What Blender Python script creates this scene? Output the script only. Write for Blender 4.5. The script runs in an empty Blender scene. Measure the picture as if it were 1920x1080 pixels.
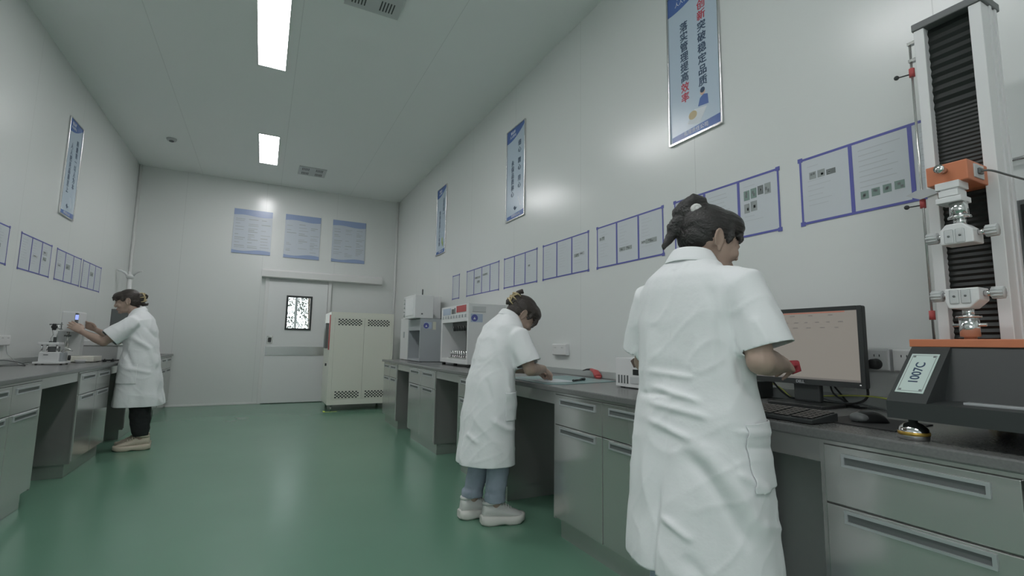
import bpy, bmesh, math, random
from mathutils import Vector, Matrix, Euler, noise

scene = bpy.context.scene
C = scene.collection
R = math.radians
PI = math.pi

# ------------------------------------------------------------------ camera
CAM_H = 1.04
cam_d = bpy.data.cameras.new('camera')
cam = bpy.data.objects.new('camera', cam_d)
C.objects.link(cam)
scene.camera = cam
cam_d.sensor_fit = 'HORIZONTAL'
cam_d.sensor_width = 36.0
cam_d.lens = 36.0 * 910.02 / 1920.0
cam_d.clip_start = 0.02
cam_d.clip_end = 200
_yaw, _pit, _rol = R(27.047), R(6.587), R(0.898)
_f = Vector((math.sin(_yaw) * math.cos(_pit), math.cos(_yaw) * math.cos(_pit), math.sin(_pit)))
_r = Vector((math.cos(_yaw), -math.sin(_yaw), 0))
_u = _r.cross(_f)
_r2 = _r * math.cos(_rol) + _u * math.sin(_rol)
_u2 = -_r * math.sin(_rol) + _u * math.cos(_rol)
cam.matrix_world = Matrix(((_r2.x, _u2.x, -_f.x, 0), (_r2.y, _u2.y, -_f.y, 0), (_r2.z, _u2.z, -_f.z, CAM_H), (0, 0, 0, 1)))

# ------------------------------------------------------------------ world, exposure
w = bpy.data.worlds.new('world')
scene.world = w
w.use_nodes = True
bg = w.node_tree.nodes['Background']
bg.inputs[0].default_value = (0.93, 0.97, 1.0, 1)
bg.inputs[1].default_value = 3.2
scene.view_settings.view_transform = 'Standard'
scene.view_settings.look = 'None'
scene.view_settings.gamma = 1.0
scene.view_settings.use_curve_mapping = False
scene.view_settings.exposure = 0.0
# daylight comes in through a side window of the room, behind the viewpoint; the portal only guides sampling of the sky
pl = bpy.data.lights.new('window_portal', 'AREA')
pl.shape = 'RECTANGLE'
pl.size, pl.size_y = 2.2, 1.5
pl.cycles.is_portal = True
po = bpy.data.objects.new('window_portal', pl)
C.objects.link(po)
po.location = (-1.95, -1.7, 1.75)
po.rotation_euler = (0, R(-90), 0)
pl.size, pl.size_y = 1.5, 2.2
PANEL_POWER = 29.5          # radiance of the ceiling light diffusers
LIGHT_COL = (1.0, 0.985, 1.0)

# room box (metres), camera stands at the origin
XR, XL, YB, YF, H = 2.185, -1.862, 9.131, -3.2, 3.714
HT = 0.809                  # worktop height

# ------------------------------------------------------------------ materials
def srgb(h):
    h = h.lstrip('#')
    out = []
    for i in (0, 2, 4):
        c = int(h[i:i + 2], 16) / 255
        out.append(c / 12.92 if c <= 0.04045 else ((c + 0.055) / 1.055) ** 2.4)
    return (*out, 1)

MATS = {}
def mat(name, col, rough=0.5, metal=0.0, spec=0.5, noise_amt=0.0, noise_scale=20, bump=0.0, bump_scale=60,
        emit=None, emit_s=0, stretch=None, coat=0.0, trans=0.0, alpha=1.0):
    m = bpy.data.materials.new(name)
    m.use_nodes = True
    nt = m.node_tree
    b = nt.nodes['Principled BSDF']
    c = srgb(col) if isinstance(col, str) else (*col, 1)
    b.inputs['Base Color'].default_value = c
    b.inputs['Roughness'].default_value = rough
    b.inputs['Metallic'].default_value = metal
    b.inputs['Specular IOR Level'].default_value = spec
    b.inputs['Coat Weight'].default_value = coat
    b.inputs['Transmission Weight'].default_value = trans
    b.inputs['Alpha'].default_value = alpha
    if emit:
        b.inputs['Emission Color'].default_value = (*emit, 1)
        b.inputs['Emission Strength'].default_value = emit_s
    tc = nt.nodes.new('ShaderNodeTexCoord')
    mp = nt.nodes.new('ShaderNodeMapping')
    nt.links.new(tc.outputs['Object'], mp.inputs[0])
    if stretch:
        mp.inputs['Scale'].default_value = stretch
    if noise_amt > 0:
        n = nt.nodes.new('ShaderNodeTexNoise')
        n.inputs['Scale'].default_value = noise_scale
        n.inputs['Detail'].default_value = 4
        nt.links.new(mp.outputs[0], n.inputs['Vector'])
        mx = nt.nodes.new('ShaderNodeMix')
        mx.data_type = 'RGBA'
        k = noise_amt
        mx.inputs[6].default_value = (c[0] * (1 - k), c[1] * (1 - k), c[2] * (1 - k), 1)
        mx.inputs[7].default_value = (min(1, c[0] * (1 + k)), min(1, c[1] * (1 + k)), min(1, c[2] * (1 + k)), 1)
        nt.links.new(n.outputs['Fac'], mx.inputs[0])
        nt.links.new(mx.outputs[2], b.inputs['Base Color'])
    if bump > 0:
        n2 = nt.nodes.new('ShaderNodeTexNoise')
        n2.inputs['Scale'].default_value = bump_scale
        n2.inputs['Detail'].default_value = 3
        nt.links.new(mp.outputs[0], n2.inputs['Vector'])
        bp = nt.nodes.new('ShaderNodeBump')
        bp.inputs['Strength'].default_value = bump
        bp.inputs['Distance'].default_value = 0.01
        nt.links.new(n2.outputs['Fac'], bp.inputs['Height'])
        nt.links.new(bp.outputs[0], b.inputs['Normal'])
    MATS[name] = m
    return m

def seam_panels(m, axis, pitch, offset, width=0.004, dark=0.82):
    """real panel joints: narrow darker lines every `pitch` metres along a world axis"""
    nt = m.node_tree
    b = nt.nodes['Principled BSDF']
    g = nt.nodes.new('ShaderNodeNewGeometry')
    sx = nt.nodes.new('ShaderNodeSeparateXYZ')
    nt.links.new(g.outputs['Position'], sx.inputs[0])
    a = nt.nodes.new('ShaderNodeMath'); a.operation = 'ADD'; a.inputs[1].default_value = offset + 100 * pitch
    nt.links.new(sx.outputs[axis], a.inputs[0])
    md = nt.nodes.new('ShaderNodeMath'); md.operation = 'MODULO'; md.inputs[1].default_value = pitch
    nt.links.new(a.outputs[0], md.inputs[0])
    lt = nt.nodes.new('ShaderNodeMath'); lt.operation = 'LESS_THAN'; lt.inputs[1].default_value = width
    nt.links.new(md.outputs[0], lt.inputs[0])
    mx = nt.nodes.new('ShaderNodeMix'); mx.data_type = 'RGBA'
    c = b.inputs['Base Color'].default_value
    mx.inputs[6].default_value = c
    mx.inputs[7].default_value = (c[0] * dark, c[1] * dark, c[2] * dark, 1)
    nt.links.new(lt.outputs[0], mx.inputs[0])
    nt.links.new(mx.outputs[2], b.inputs['Base Color'])

mat('wall_white', (0.72, 0.745, 0.73), 0.23, spec=0.45)
seam_panels(MATS['wall_white'], 'Y', 1.15, 0.35)
mat('wall_back_white', (0.72, 0.745, 0.73), 0.20, spec=0.45)
seam_panels(MATS['wall_back_white'], 'X', 1.15, 0.08)
mat('ceiling_white', (0.86, 0.885, 0.87), 0.45, spec=0.35)
seam_panels(MATS['ceiling_white'], 'X', 1.15, -0.12, 0.005)
mat('floor_green', (0.130, 0.260, 0.185), 0.24, spec=0.5, noise_amt=0.08, noise_scale=1.2)
mat('trim_white', (0.74, 0.75, 0.74), 0.35)
mat('door_panel', (0.76, 0.775, 0.775), 0.35)
mat('steel', (0.56, 0.56, 0.545), 0.20, metal=0.73, noise_amt=0.04, noise_scale=3)
mat('steel_bright', (0.62, 0.62, 0.62), 0.25, metal=1.0)
mat('aluminium', (0.55, 0.57, 0.585), 0.38, metal=0.6)
mat('chrome', (0.72, 0.72, 0.72), 0.12, metal=1.0)
mat('worktop', (0.17, 0.173, 0.17), 0.27, spec=0.5, noise_amt=0.2, noise_scale=160)
mat('splash', (0.42, 0.45, 0.44), 0.3)
mat('beige_paint', (0.82, 0.82, 0.735), 0.4)
mat('white_paint', (0.72, 0.73, 0.73), 0.38)
mat('grey_paint', (0.40, 0.43, 0.45), 0.42)
mat('pale_grey_paint', (0.55, 0.57, 0.57), 0.42)
mat('dark_grey_paint', (0.13, 0.14, 0.14), 0.45)
mat('black_paint', (0.036, 0.041, 0.041), 0.5)
mat('black_gloss', (0.022, 0.024, 0.024), 0.28)
mat('black_rubber', (0.022, 0.023, 0.023), 0.6)
mat('bellows', (0.014, 0.017, 0.016), 0.5)
mat('orange_paint', (0.58, 0.20, 0.10), 0.45)
mat('red_paint', (0.50, 0.09, 0.09), 0.5)
mat('red_fabric', (0.42, 0.05, 0.065), 0.8, bump=0.3)
mat('brass', (0.55, 0.36, 0.08), 0.3, metal=0.8)
mat('yellow_tape', (0.50, 0.62, 0.06), 0.6)
mat('yellow_wire', (0.55, 0.60, 0.14), 0.5)
mat('paper', (0.60, 0.64, 0.67), 0.45)
mat('print_grey', (0.33, 0.36, 0.36), 0.6)
mat('print_dark', (0.17, 0.19, 0.19), 0.6)
mat('print_green', (0.22, 0.31, 0.28), 0.6)
mat('print_line', (0.48, 0.51, 0.53), 0.6)
mat('tape_blue', (0.12, 0.13, 0.42), 0.5)
mat('poster_pale', (0.50, 0.60, 0.70), 0.22)
mat('poster_blue', (0.085, 0.16, 0.42), 0.25)
mat('board_blue', (0.30, 0.38, 0.58), 0.25)
mat('board_pale', (0.55, 0.60, 0.66), 0.22)
mat('ink_navy', (0.035, 0.07, 0.13), 0.5)
mat('ink_red', (0.50, 0.06, 0.09), 0.5)
mat('ink_white', (0.72, 0.76, 0.80), 0.5)
mat('ink_skin', (0.65, 0.45, 0.36), 0.5)
mat('ink_green', (0.30, 0.42, 0.10), 0.5)
mat('screen_lit', (0.05, 0.05, 0.05), 0.25, emit=(0.255, 0.235, 0.205), emit_s=0.75)
mat('screen_bar', (0.05, 0.05, 0.05), 0.3, emit=(0.32, 0.12, 0.08), emit_s=0.8)
mat('screen_text', (0.05, 0.05, 0.05), 0.3, emit=(0.13, 0.12, 0.11), emit_s=0.9)
mat('screen_blue', (0.1, 0.1, 0.3), 0.3, emit=(0.35, 0.45, 1.0), emit_s=1.0)
mat('label_pale', (0.55, 0.66, 0.62), 0.4)
mat('sticker_blue', (0.10, 0.11, 0.36), 0.4)
mat('sticker_pale', (0.42, 0.50, 0.62), 0.4)
mat('sticker_cream', (0.62, 0.62, 0.52), 0.4)
mat('cutting_mat', (0.20, 0.33, 0.33), 0.3)
mat('lamp_diffuser', (0.8, 0.8, 0.8), 0.5, emit=LIGHT_COL, emit_s=PANEL_POWER)
mat('glass', (0.9, 0.95, 0.95), 0.02, trans=1.0, spec=0.3)
mat('leaf', (0.05, 0.06, 0.045), 0.9, spec=0.1)
mat('bark', (0.12, 0.09, 0.07), 0.8)
mat('pavement', (0.4, 0.4, 0.38), 0.9)
mat('coat_cloth', (0.84, 0.86, 0.87), 0.85, spec=0.2, bump=0.08, bump_scale=60)
mat('skin', (0.43, 0.315, 0.255), 0.5, spec=0.35, noise_amt=0.06, noise_scale=25)
mat('lip', (0.40, 0.19, 0.17), 0.45)
mat('eye_dark', (0.03, 0.025, 0.025), 0.3)
mat('hair_black', (0.030, 0.028, 0.027), 0.42, spec=0.5, noise_amt=0.35, noise_scale=40, bump=0.5, bump_scale=70, stretch=(0.5, 2.2, 2.2))
mat('hair_brown', (0.040, 0.031, 0.026), 0.42, spec=0.5, noise_amt=0.35, noise_scale=40, bump=0.5, bump_scale=70, stretch=(0.5, 2.2, 2.2))
mat('denim_pale', (0.33, 0.385, 0.46), 0.85, noise_amt=0.12, noise_scale=30, bump=0.2)
mat('trousers_dark', (0.020, 0.021, 0.023), 0.85, bump=0.2)
mat('shoe_white', (0.60, 0.61, 0.59), 0.6, bump=0.15, bump_scale=90)
mat('shoe_sole', (0.66, 0.66, 0.62), 0.6)
mat('shoe_cream', (0.55, 0.50, 0.40), 0.65, bump=0.15, bump_scale=90)
mat('clip_tan', (0.52, 0.42, 0.24), 0.35)
mat('scrunchie_white', (0.7, 0.7, 0.68), 0.7)

# ------------------------------------------------------------------ building helpers
class MB:
    """collects shapes into one bmesh -> one mesh object"""
    def __init__(self):
        self.bm = bmesh.new()
    def _mi(self, geom_faces, mi):
        for f in geom_faces:
            f.material_index = mi
    def box(self, x0, x1, y0, y1, z0, z1, bev=0.0, mi=0, M=None, seg=2):
        t = bmesh.new()
        r = bmesh.ops.create_cube(t, size=1.0)
        for v in r['verts']:
            v.co = Vector(((x0 + x1) / 2 + v.co.x * (x1 - x0), (y0 + y1) / 2 + v.co.y * (y1 - y0), (z0 + z1) / 2 + v.co.z * (z1 - z0)))
        if bev > 0:
            bmesh.ops.bevel(t, geom=list(t.edges), offset=bev, segments=seg, affect='EDGES', profile=0.5)
        self.add(t, mi, M)
        return self
    def add(self, t, mi=0, M=None):
        if M is not None:
            bmesh.ops.transform(t, matrix=M, verts=t.verts)
        vm = {}
        for v in t.verts:
            vm[v] = self.bm.verts.new(v.co)
        for f in t.faces:
            try:
                nf = self.bm.faces.new([vm[v] for v in f.verts])
                nf.material_index = mi
                nf.smooth = f.smooth
            except ValueError:
                pass
        t.free()
    def prism(self, pts, a, b, axis='y', mi=0, M=None, bev=0.0):
        """extrude a 2D outline; axis = extrusion axis, outline in the other two (x,z / y,z / x,y)"""
        t = bmesh.new()
        def P(p, q):
            if axis == 'y': return (p[0], q, p[1])
            if axis == 'x': return (q, p[0], p[1])
            return (p[0], p[1], q)
        va = [t.verts.new(P(p, a)) for p in pts]
        vb = [t.verts.new(P(p, b)) for p in pts]
        n = len(pts)
        t.faces.new(va)
        t.faces.new(list(reversed(vb)))
        for i in range(n):
            t.faces.new([va[i], vb[i], vb[(i + 1) % n], va[(i + 1) % n]])
        bmesh.ops.recalc_face_normals(t, faces=t.faces)
        if bev > 0:
            bmesh.ops.bevel(t, geom=list(t.edges), offset=bev, segments=2, affect='EDGES', profile=0.5)
        self.add(t, mi, M)
        return self
    def cyl(self, p0, p1, r0, r1=None, n=20, mi=0, bev=0.0, M=None):
        p0, p1 = Vector(p0), Vector(p1)
        d = p1 - p0
        r1 = r0 if r1 is None else r1
        L = d.length
        prof = [(0, 0), (r0, 0), (r1, L), (0, L)] if bev <= 0 else [(0, 0), (r0 - bev, 0), (r0, bev), (r1, L - bev), (r1 - bev, L), (0, L)]
        q = Vector((0, 0, 1)).rotation_difference(d.normalized()).to_matrix().to_4x4()
        self.lathe(prof, Matrix.Translation(p0) @ q, n, mi, M, smooth=True)
        return self
    def lathe(self, prof, T=None, n=24, mi=0, M=None, smooth=True):
        t = bmesh.new()
        rings = []
        for r, z in prof:
            if r <= 1e-6:
                rings.append([t.verts.new((0, 0, z))])
            else:
                rings.append([t.verts.new((r * math.cos(2 * PI * i / n), r * math.sin(2 * PI * i / n), z)) for i in range(n)])
        for a, b in zip(rings[:-1], rings[1:]):
            for i in range(n):
                j = (i + 1) % n
                if len(a) == 1 and len(b) == 1: continue
                if len(a) == 1: fs = [a[0], b[j], b[i]]
                elif len(b) == 1: fs = [a[i], a[j], b[0]]
                else: fs = [a[i], a[j], b[j], b[i]]
                f = t.faces.new(fs)
                f.smooth = smooth
        bmesh.ops.recalc_face_normals(t, faces=t.faces)
        if T is not None:
            bmesh.ops.transform(t, matrix=T, verts=t.verts)
        self.add(t, mi, M)
        return self
    def tube(self, pts, rad, n=10, mi=0, M=None, closed=False, flat=None):
        """swept tube with caps; rad = number, list, or list of (ra, rb)"""
        pts = [Vector(p) for p in pts]
        k = len(pts)
        rads = rad if isinstance(rad, (list, tuple)) else [rad] * k
        t = bmesh.new()
        tang = []
        for i in range(k):
            if closed: d = pts[(i + 1) % k] - pts[i - 1]
            else: d = pts[min(i + 1, k - 1)] - pts[max(i - 1, 0)]
            tang.append(d.normalized())
        ref = Vector(flat) if flat else (Vector((0, 0, 1)) if abs(tang[0].z) < 0.9 else Vector((0, 1, 0)))
        u = (ref - tang[0] * ref.dot(tang[0])).normalized()
        rings = []
        for i in range(k):
            if i > 0:
                q = tang[i - 1].rotation_difference(tang[i])
                u = q @ u
                u = (u - tang[i] * u.dot(tang[i])).normalized()
            v = tang[i].cross(u)
            ra, rb = rads[i] if isinstance(rads[i], (tuple, list)) else (rads[i], rads[i])
            rings.append([t.verts.new(pts[i] + u * (ra * math.cos(2 * PI * j / n)) + v * (rb * math.sin(2 * PI * j / n))) for j in range(n)])
        rng = range(k) if closed else range(k - 1)
        for i in rng:
            a, b = rings[i], rings[(i + 1) % k]
            for j in range(n):
                f = t.faces.new([a[j], a[(j + 1) % n], b[(j + 1) % n], b[j]])
                f.smooth = True
        if not closed:
            t.faces.new(list(reversed(rings[0])))
            t.faces.new(rings[-1])
        bmesh.ops.recalc_face_normals(t, faces=t.faces)
        self.add(t, mi, M)
        return self
    def ell(self, c, r, n=20, mi=0, M=None, rot=None):
        t = bmesh.new()
        bmesh.ops.create_uvsphere(t, u_segments=n, v_segments=max(6, n // 2 + 2), radius=1.0)
        for f in t.faces: f.smooth = True
        T = Matrix.Translation(Vector(c))
        if rot: T = T @ Euler(rot).to_matrix().to_4x4()
        T = T @ Matrix.Diagonal((*(r if isinstance(r, (tuple, list)) else (r, r, r)), 1))
        bmesh.ops.transform(t, matrix=T, verts=t.verts)
        self.add(t, mi, M)
        return self
    def loft(self, rings, mi=0, M=None, smooth=True):
        t = bmesh.new()
        rr = [[t.verts.new(p) for p in ring] for ring in rings]
        n = len(rr[0])
        for a, b in zip(rr[:-1], rr[1:]):
            for j in range(n):
                f = t.faces.new([a[j], a[(j + 1) % n], b[(j + 1) % n], b[j]])
                f.smooth = smooth
        t.faces.new(list(reversed(rr[0])))
        t.faces.new(rr[-1])
        bmesh.ops.recalc_face_normals(t, faces=t.faces)
        self.add(t, mi, M)
        return self
    def build(self, name, mats, parent=None, smooth_angle=None, local=False):
        me = bpy.data.meshes.new(name)
        if parent is not None and not local:
            bmesh.ops.translate(self.bm, vec=-world_loc(parent), verts=self.bm.verts)
        self.bm.to_mesh(me)
        self.bm.free()
        return link(name, me, mats, parent)

def link(name, me, mats, parent=None):
    o = bpy.data.objects.new(name, me)
    C.objects.link(o)
    for m in (mats if isinstance(mats, (list, tuple)) else [mats]):
        me.materials.append(MATS[m] if isinstance(m, str) else m)
    if parent is not None:
        o.parent = parent
    return o

def world_loc(o):
    v = Vector((0, 0, 0))
    while o is not None:
        v += o.location
        o = o.parent
    return v

def thing(name, label, cat, loc, group=None, rz=0):
    o = bpy.data.objects.new(name, None)
    C.objects.link(o)
    o.location = loc
    o.rotation_euler = (0, 0, rz)
    o.empty_display_size = 0.1
    tag(o, label, cat, group)
    return o

def tag(o, label, cat, group=None):
    o['label'] = label
    o['category'] = cat
    if group: o['group'] = group
    return o

def struct(name, mb, mats):
    o = mb.build(name, mats)
    o['kind'] = 'structure'
    return o

def text_mesh(body, size, bold=0.0, align='CENTER', spacing=1.0):
    cu = bpy.data.curves.new('lettering', 'FONT')
    cu.body = body
    cu.size = size
    cu.align_x = align
    cu.align_y = 'CENTER'
    cu.offset = bold
    cu.extrude = 0.0004
    cu.space_line = spacing
    o = bpy.data.objects.new('lettering', cu)
    C.objects.link(o)
    dg = bpy.context.evaluated_depsgraph_get()
    me = bpy.data.meshes.new_from_object(o.evaluated_get(dg))
    bpy.data.objects.remove(o)
    bpy.data.curves.remove(cu)
    return me

def lettering(items, matname, parent, name='lettering'):
    """items: (text, size, bold, origin, xdir, ydir); all into one mesh"""
    bm = bmesh.new()
    for body, size, bold, org, xd, yd in items:
        me = text_mesh(body, size, bold)
        xd, yd = Vector(xd).normalized(), Vector(yd).normalized()
        zd = xd.cross(yd)
        T = Matrix(((xd.x, yd.x, zd.x, org[0]), (xd.y, yd.y, zd.y, org[1]), (xd.z, yd.z, zd.z, org[2]), (0, 0, 0, 1)))
        me.transform(T)
        bm.from_mesh(me)
        bpy.data.meshes.remove(me)
    bmesh.ops.translate(bm, vec=-world_loc(parent), verts=bm.verts)
    me = bpy.data.meshes.new(name)
    bm.to_mesh(me)
    bm.free()
    return link(name, me, matname, parent)

def baked(o_mesh, mods):
    """apply modifiers [(type, {props})] to a mesh datablock and return the new mesh"""
    o = bpy.data.objects.new('bake', o_mesh)
    C.objects.link(o)
    for i, (t, props) in enumerate(mods):
        m = o.modifiers.new('m%d' % i, t)
        for k, v in props.items():
            setattr(m, k, v)
    dg = bpy.context.evaluated_depsgraph_get()
    me = bpy.data.meshes.new_from_object(o.evaluated_get(dg))
    bpy.data.objects.remove(o)
    bpy.data.meshes.remove(o_mesh)
    return me

# ------------------------------------------------------------------ the setting
struct('floor', MB().box(XL - 0.1, XR + 0.1, YF - 0.1, YB + 0.1, -0.1, 0), 'floor_green')
struct('ceiling', MB().box(XL - 0.1, XR + 0.1, YF - 0.1, YB + 0.1, H, H + 0.1), 'ceiling_white')
WY0, WY1, WZ0, WZ1 = -2.8, -0.6, 1.0, 2.5
wl = MB().box(XL - 0.1, XL, WY1, YB + 0.1, 0, H).box(XL - 0.1, XL, YF - 0.1, WY0, 0, H)
wl.box(XL - 0.1, XL, WY0, WY1, 0, WZ0).box(XL - 0.1, XL, WY0, WY1, WZ1, H)
struct('wall_left', wl, 'wall_white')
wn = MB()
for yy in (WY0, -1.72, WY1 - 0.04):
    wn.box(XL - 0.08, XL - 0.04, yy, yy + 0.04, WZ0, WZ1)
wn.box(XL - 0.08, XL - 0.04, WY0, WY1, WZ0, WZ0 + 0.04).box(XL - 0.08, XL - 0.04, WY0, WY1, WZ1 - 0.04, WZ1)
struct('window_1', wn, 'trim_white')
struct('wall_right', MB().box(XR, XR + 0.1, YF - 0.1, YB + 0.1, 0, H), 'wall_white')
struct('wall_front', MB().box(XL, XR, YF - 0.1, YF, 0, H), 'wall_back_white')
wb = MB()
wb.box(XL, 0.20, YB, YB + 0.1, 0, H).box(0.87, XR, YB, YB + 0.1, 0, H)
wb.box(0.20, 0.87, YB, YB + 0.1, 0, 1.12).box(0.20, 0.87, YB, YB + 0.1, 1.90, H)
struct('wall_back', wb, 'wall_back_white')
# rounded coving strips in the two far corners and along the back floor line
struct('trim_1', MB().cyl((XL + 0.02, YB - 0.02, 0), (XL + 0.02, YB - 0.02, H), 0.022, n=12), 'trim_white')
struct('trim_2', MB().cyl((XR - 0.02, YB - 0.02, 0), (XR - 0.02, YB - 0.02, H), 0.022, n=12), 'trim_white')
struct('baseboard_back', MB().box(XL + 0.04, 0.0, YB - 0.012, YB, 0, 0.03, 0.003), 'trim_white')

# sliding door on the back wall
d = thing('door_1', 'pale grey sliding door with a small dark-framed window on the back wall', 'door', (0.515, YB - 0.03, 0))
del d['label'], d['category']
d['kind'] = 'structure'
y0, y1 = YB - 0.055, YB - 0.008
dp = MB()
wx0, wx1, wz0, wz1 = 0.335, 0.735, 1.225, 1.80
dp.box(0.05, wx0, y0, y1, 0.012, 2.03).box(wx1, 0.985, y0, y1, 0.012, 2.03)
dp.box(wx0, wx1, y0, y1, 0.012, wz0).box(wx0, wx1, y0, y1, wz1, 2.03)
dp.build('door_leaf', 'door_panel', d)
fr = MB()
for a, b, c_, e in ((wx0 - 0.005, wx0 + 0.025, wz0 - 0.005, wz1 + 0.005), (wx1 - 0.025, wx1 + 0.005, wz0 - 0.005, wz1 + 0.005),
                    (wx0 + 0.025, wx1 - 0.025, wz0 - 0.005, wz0 + 0.025), (wx0 + 0.025, wx1 - 0.025, wz1 - 0.025, wz1 + 0.005)):
    fr.box(a, b, y0 - 0.012, y1 + 0.004, c_, e, 0.002)
wf = fr.build('window_frame', 'black_paint', d)
MB().box(wx0 + 0.02, wx1 - 0.02, YB - 0.035, YB - 0.03, wz0 + 0.02, wz1 - 0.02).build('pane', 'glass', wf)
MB().box(0.062, 0.98, y0 - 0.006, y0, 0.79, 0.94, 0.002).build('push_plate', 'steel_bright', d)
hb = MB().box(0.075, 0.158, y0 - 0.008, y0, 0.985, 1.11, 0.003)
hb = hb.build('door_handle', 'steel', d)
MB().box(0.092, 0.14, y0 - 0.014, y0 - 0.006, 1.01, 1.085, 0.003).build('finger_pull', 'black_paint', hb)
struct('trim_3', MB().box(-0.005, 0.05, YB - 0.045, YB, 0, 2.085, 0.004), 'trim_white')
struct('trim_4', MB().box(0.988, 1.045, YB - 0.045, YB, 0, 2.085, 0.004), 'trim_white')
tr = MB().prism([(YB, 2.085), (YB - 0.10, 2.085), (YB - 0.12, 2.10), (YB - 0.12, 2.20), (YB - 0.08, 2.23), (YB, 2.23)], -0.067, 1.908, axis='x')
struct('trim_5', tr, 'trim_white')

# outside the door window: pavement, tree
g = MB().box(-2, 3, YB + 0.12, YB + 5, -0.1, 0.0)
struct('floor_outside', g, 'pavement')
struct('trim_6', MB().box(0.475, 0.515, YB + 0.05, YB + 0.09, 1.12, 1.90), 'trim_white')
random.seed(4)
t = thing('tree', 'leafy tree seen through the small window of the door', 'tree', (0.9, YB + 2.4, 0))
MB().tube([(0.9, YB + 2.4, 0), (0.93, YB + 2.42, 1.2), (0.86, YB + 2.4, 2.4), (0.9, YB + 2.4, 3.2)], [0.05, 0.045, 0.03, 0.015], 8).build('trunk', 'bark', t)
lf = MB()
tb = bmesh.new()
for i in range(2600):
    p = Vector((random.gauss(0.78, 0.36), YB + random.uniform(1.7, 3.2), random.gauss(1.75, 0.5)))
    a = Euler((random.uniform(0, 6), random.uniform(0, 6), random.uniform(0, 6))).to_matrix()
    s = random.uniform(0.018, 0.036)
    vs = [tb.verts.new(p + a @ Vector(q)) for q in ((-s, 0, 0), (0, s * 0.45, 0), (s, 0, 0), (0, -s * 0.45, 0))]
    tb.faces.new(vs)
lf.add(tb)
lf.build('foliage', 'leaf', t)

# ------------------------------------------------------------------ ceiling fittings
def ceiling_light(y, label):
    o = thing('ceiling_light', label, 'ceiling light', (-0.087, y, H), 'recessed ceiling light panels')
    x0, x1 = -0.087 - 0.118, -0.087 + 0.118
    f = MB()
    f.box(x0 - 0.012, x0, y - 0.587, y + 0.587, H - 0.008, H).box(x1, x1 + 0.012, y - 0.587, y + 0.587, H - 0.008, H)
    f.box(x0, x1, y - 0.587, y - 0.575, H - 0.008, H).box(x0, x1, y + 0.575, y + 0.587, H - 0.008, H)
    f.build('frame', 'trim_white', o)
    MB().box(x0, x1, y - 0.575, y + 0.575, H - 0.005, H - 0.001).build('diffuser', 'lamp_diffuser', o)
ceiling_light(7.47, 'glowing ceiling light panel nearest the back wall')
ceiling_light(4.525, 'large glowing ceiling light panel at the top edge of the picture')
ceiling_light(1.58, 'glowing ceiling light panel over the middle of the room, above the frame')
ceiling_light(-1.365, 'glowing ceiling light panel behind the viewpoint')

def ceiling_vent(x0, x1, y0, y1, label):
    o = thing('ceiling_vent', label, 'ceiling vent', ((x0 + x1) / 2, (y0 + y1) / 2, H), None)
    f = MB().box(x0, x1, y0, y1, H - 0.014, H, 0.004)
    f.build('face_plate', 'pale_grey_paint', o)
    n = 0
    sw = (x1 - x0)
    for gx in (0, 1):
        for gy in (0, 1):
            s = MB()
            for k in range(5):
                cx = x0 + sw * (0.12 + 0.5 * gx) + k * sw * 0.055
                cy = y0 + (y1 - y0) * (0.10 + 0.5 * gy)
                s.box(cx, cx + 0.009, cy, cy + (y1 - y0) * 0.27, H - 0.016, H - 0.0135)
            s.build('slot_group', 'black_paint', o)
ceiling_vent(0.40, 0.83, 3.36, 3.80, 'square ceiling vent with short dark slots at the top edge of the picture')
ceiling_vent(0.34, 0.74, 7.90, 8.30, 'pale square ceiling vent near the back wall')
o = thing('smoke_detector', 'small round smoke detector on the ceiling near the left wall', 'smoke detector', (-1.257, 7.68, H))
MB().lathe([(0, 0), (0.06, 0), (0.06, -0.012), (0.05, -0.03), (0, -0.032)], Matrix.Translation((-1.257, 7.68, H))).build('housing', 'pale_grey_paint', o)
MB().lathe([(0, -0.03), (0.03, -0.03), (0.025, -0.042), (0, -0.044)], Matrix.Translation((-1.257, 7.68, H))).build('sensor_cap', 'dark_grey_paint', o)

# ------------------------------------------------------------------ laboratory benches
def handle_mb(side, xf, ya, yb, za, zb):
    """recessed pull: bright frame around a flat plate coloured dark for the recess shadow; side +1 faces -X, -1 faces +X"""
    m = MB()
    s = -side
    def bx(p, q, *a, **k):
        lo, hi = sorted((xf + s * p, xf + s * q))
        m.box(lo, hi, *a, **k)
    t = 0.0085
    bx(-0.001, 0.006, ya, yb, zb - t, zb)
    bx(-0.001, 0.006, ya, yb, za, za + t * 0.8)
    bx(-0.001, 0.0058, ya, ya + t, za + t * 0.8, zb - t)
    bx(-0.001, 0.0058, yb - t, yb, za + t * 0.8, zb - t)
    bx(-0.001, 0.0012, ya + t, yb - t, za + t * 0.8, zb - t, mi=1)  # shadow inside the pull, painted as a flat dark plate
    return m

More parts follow.
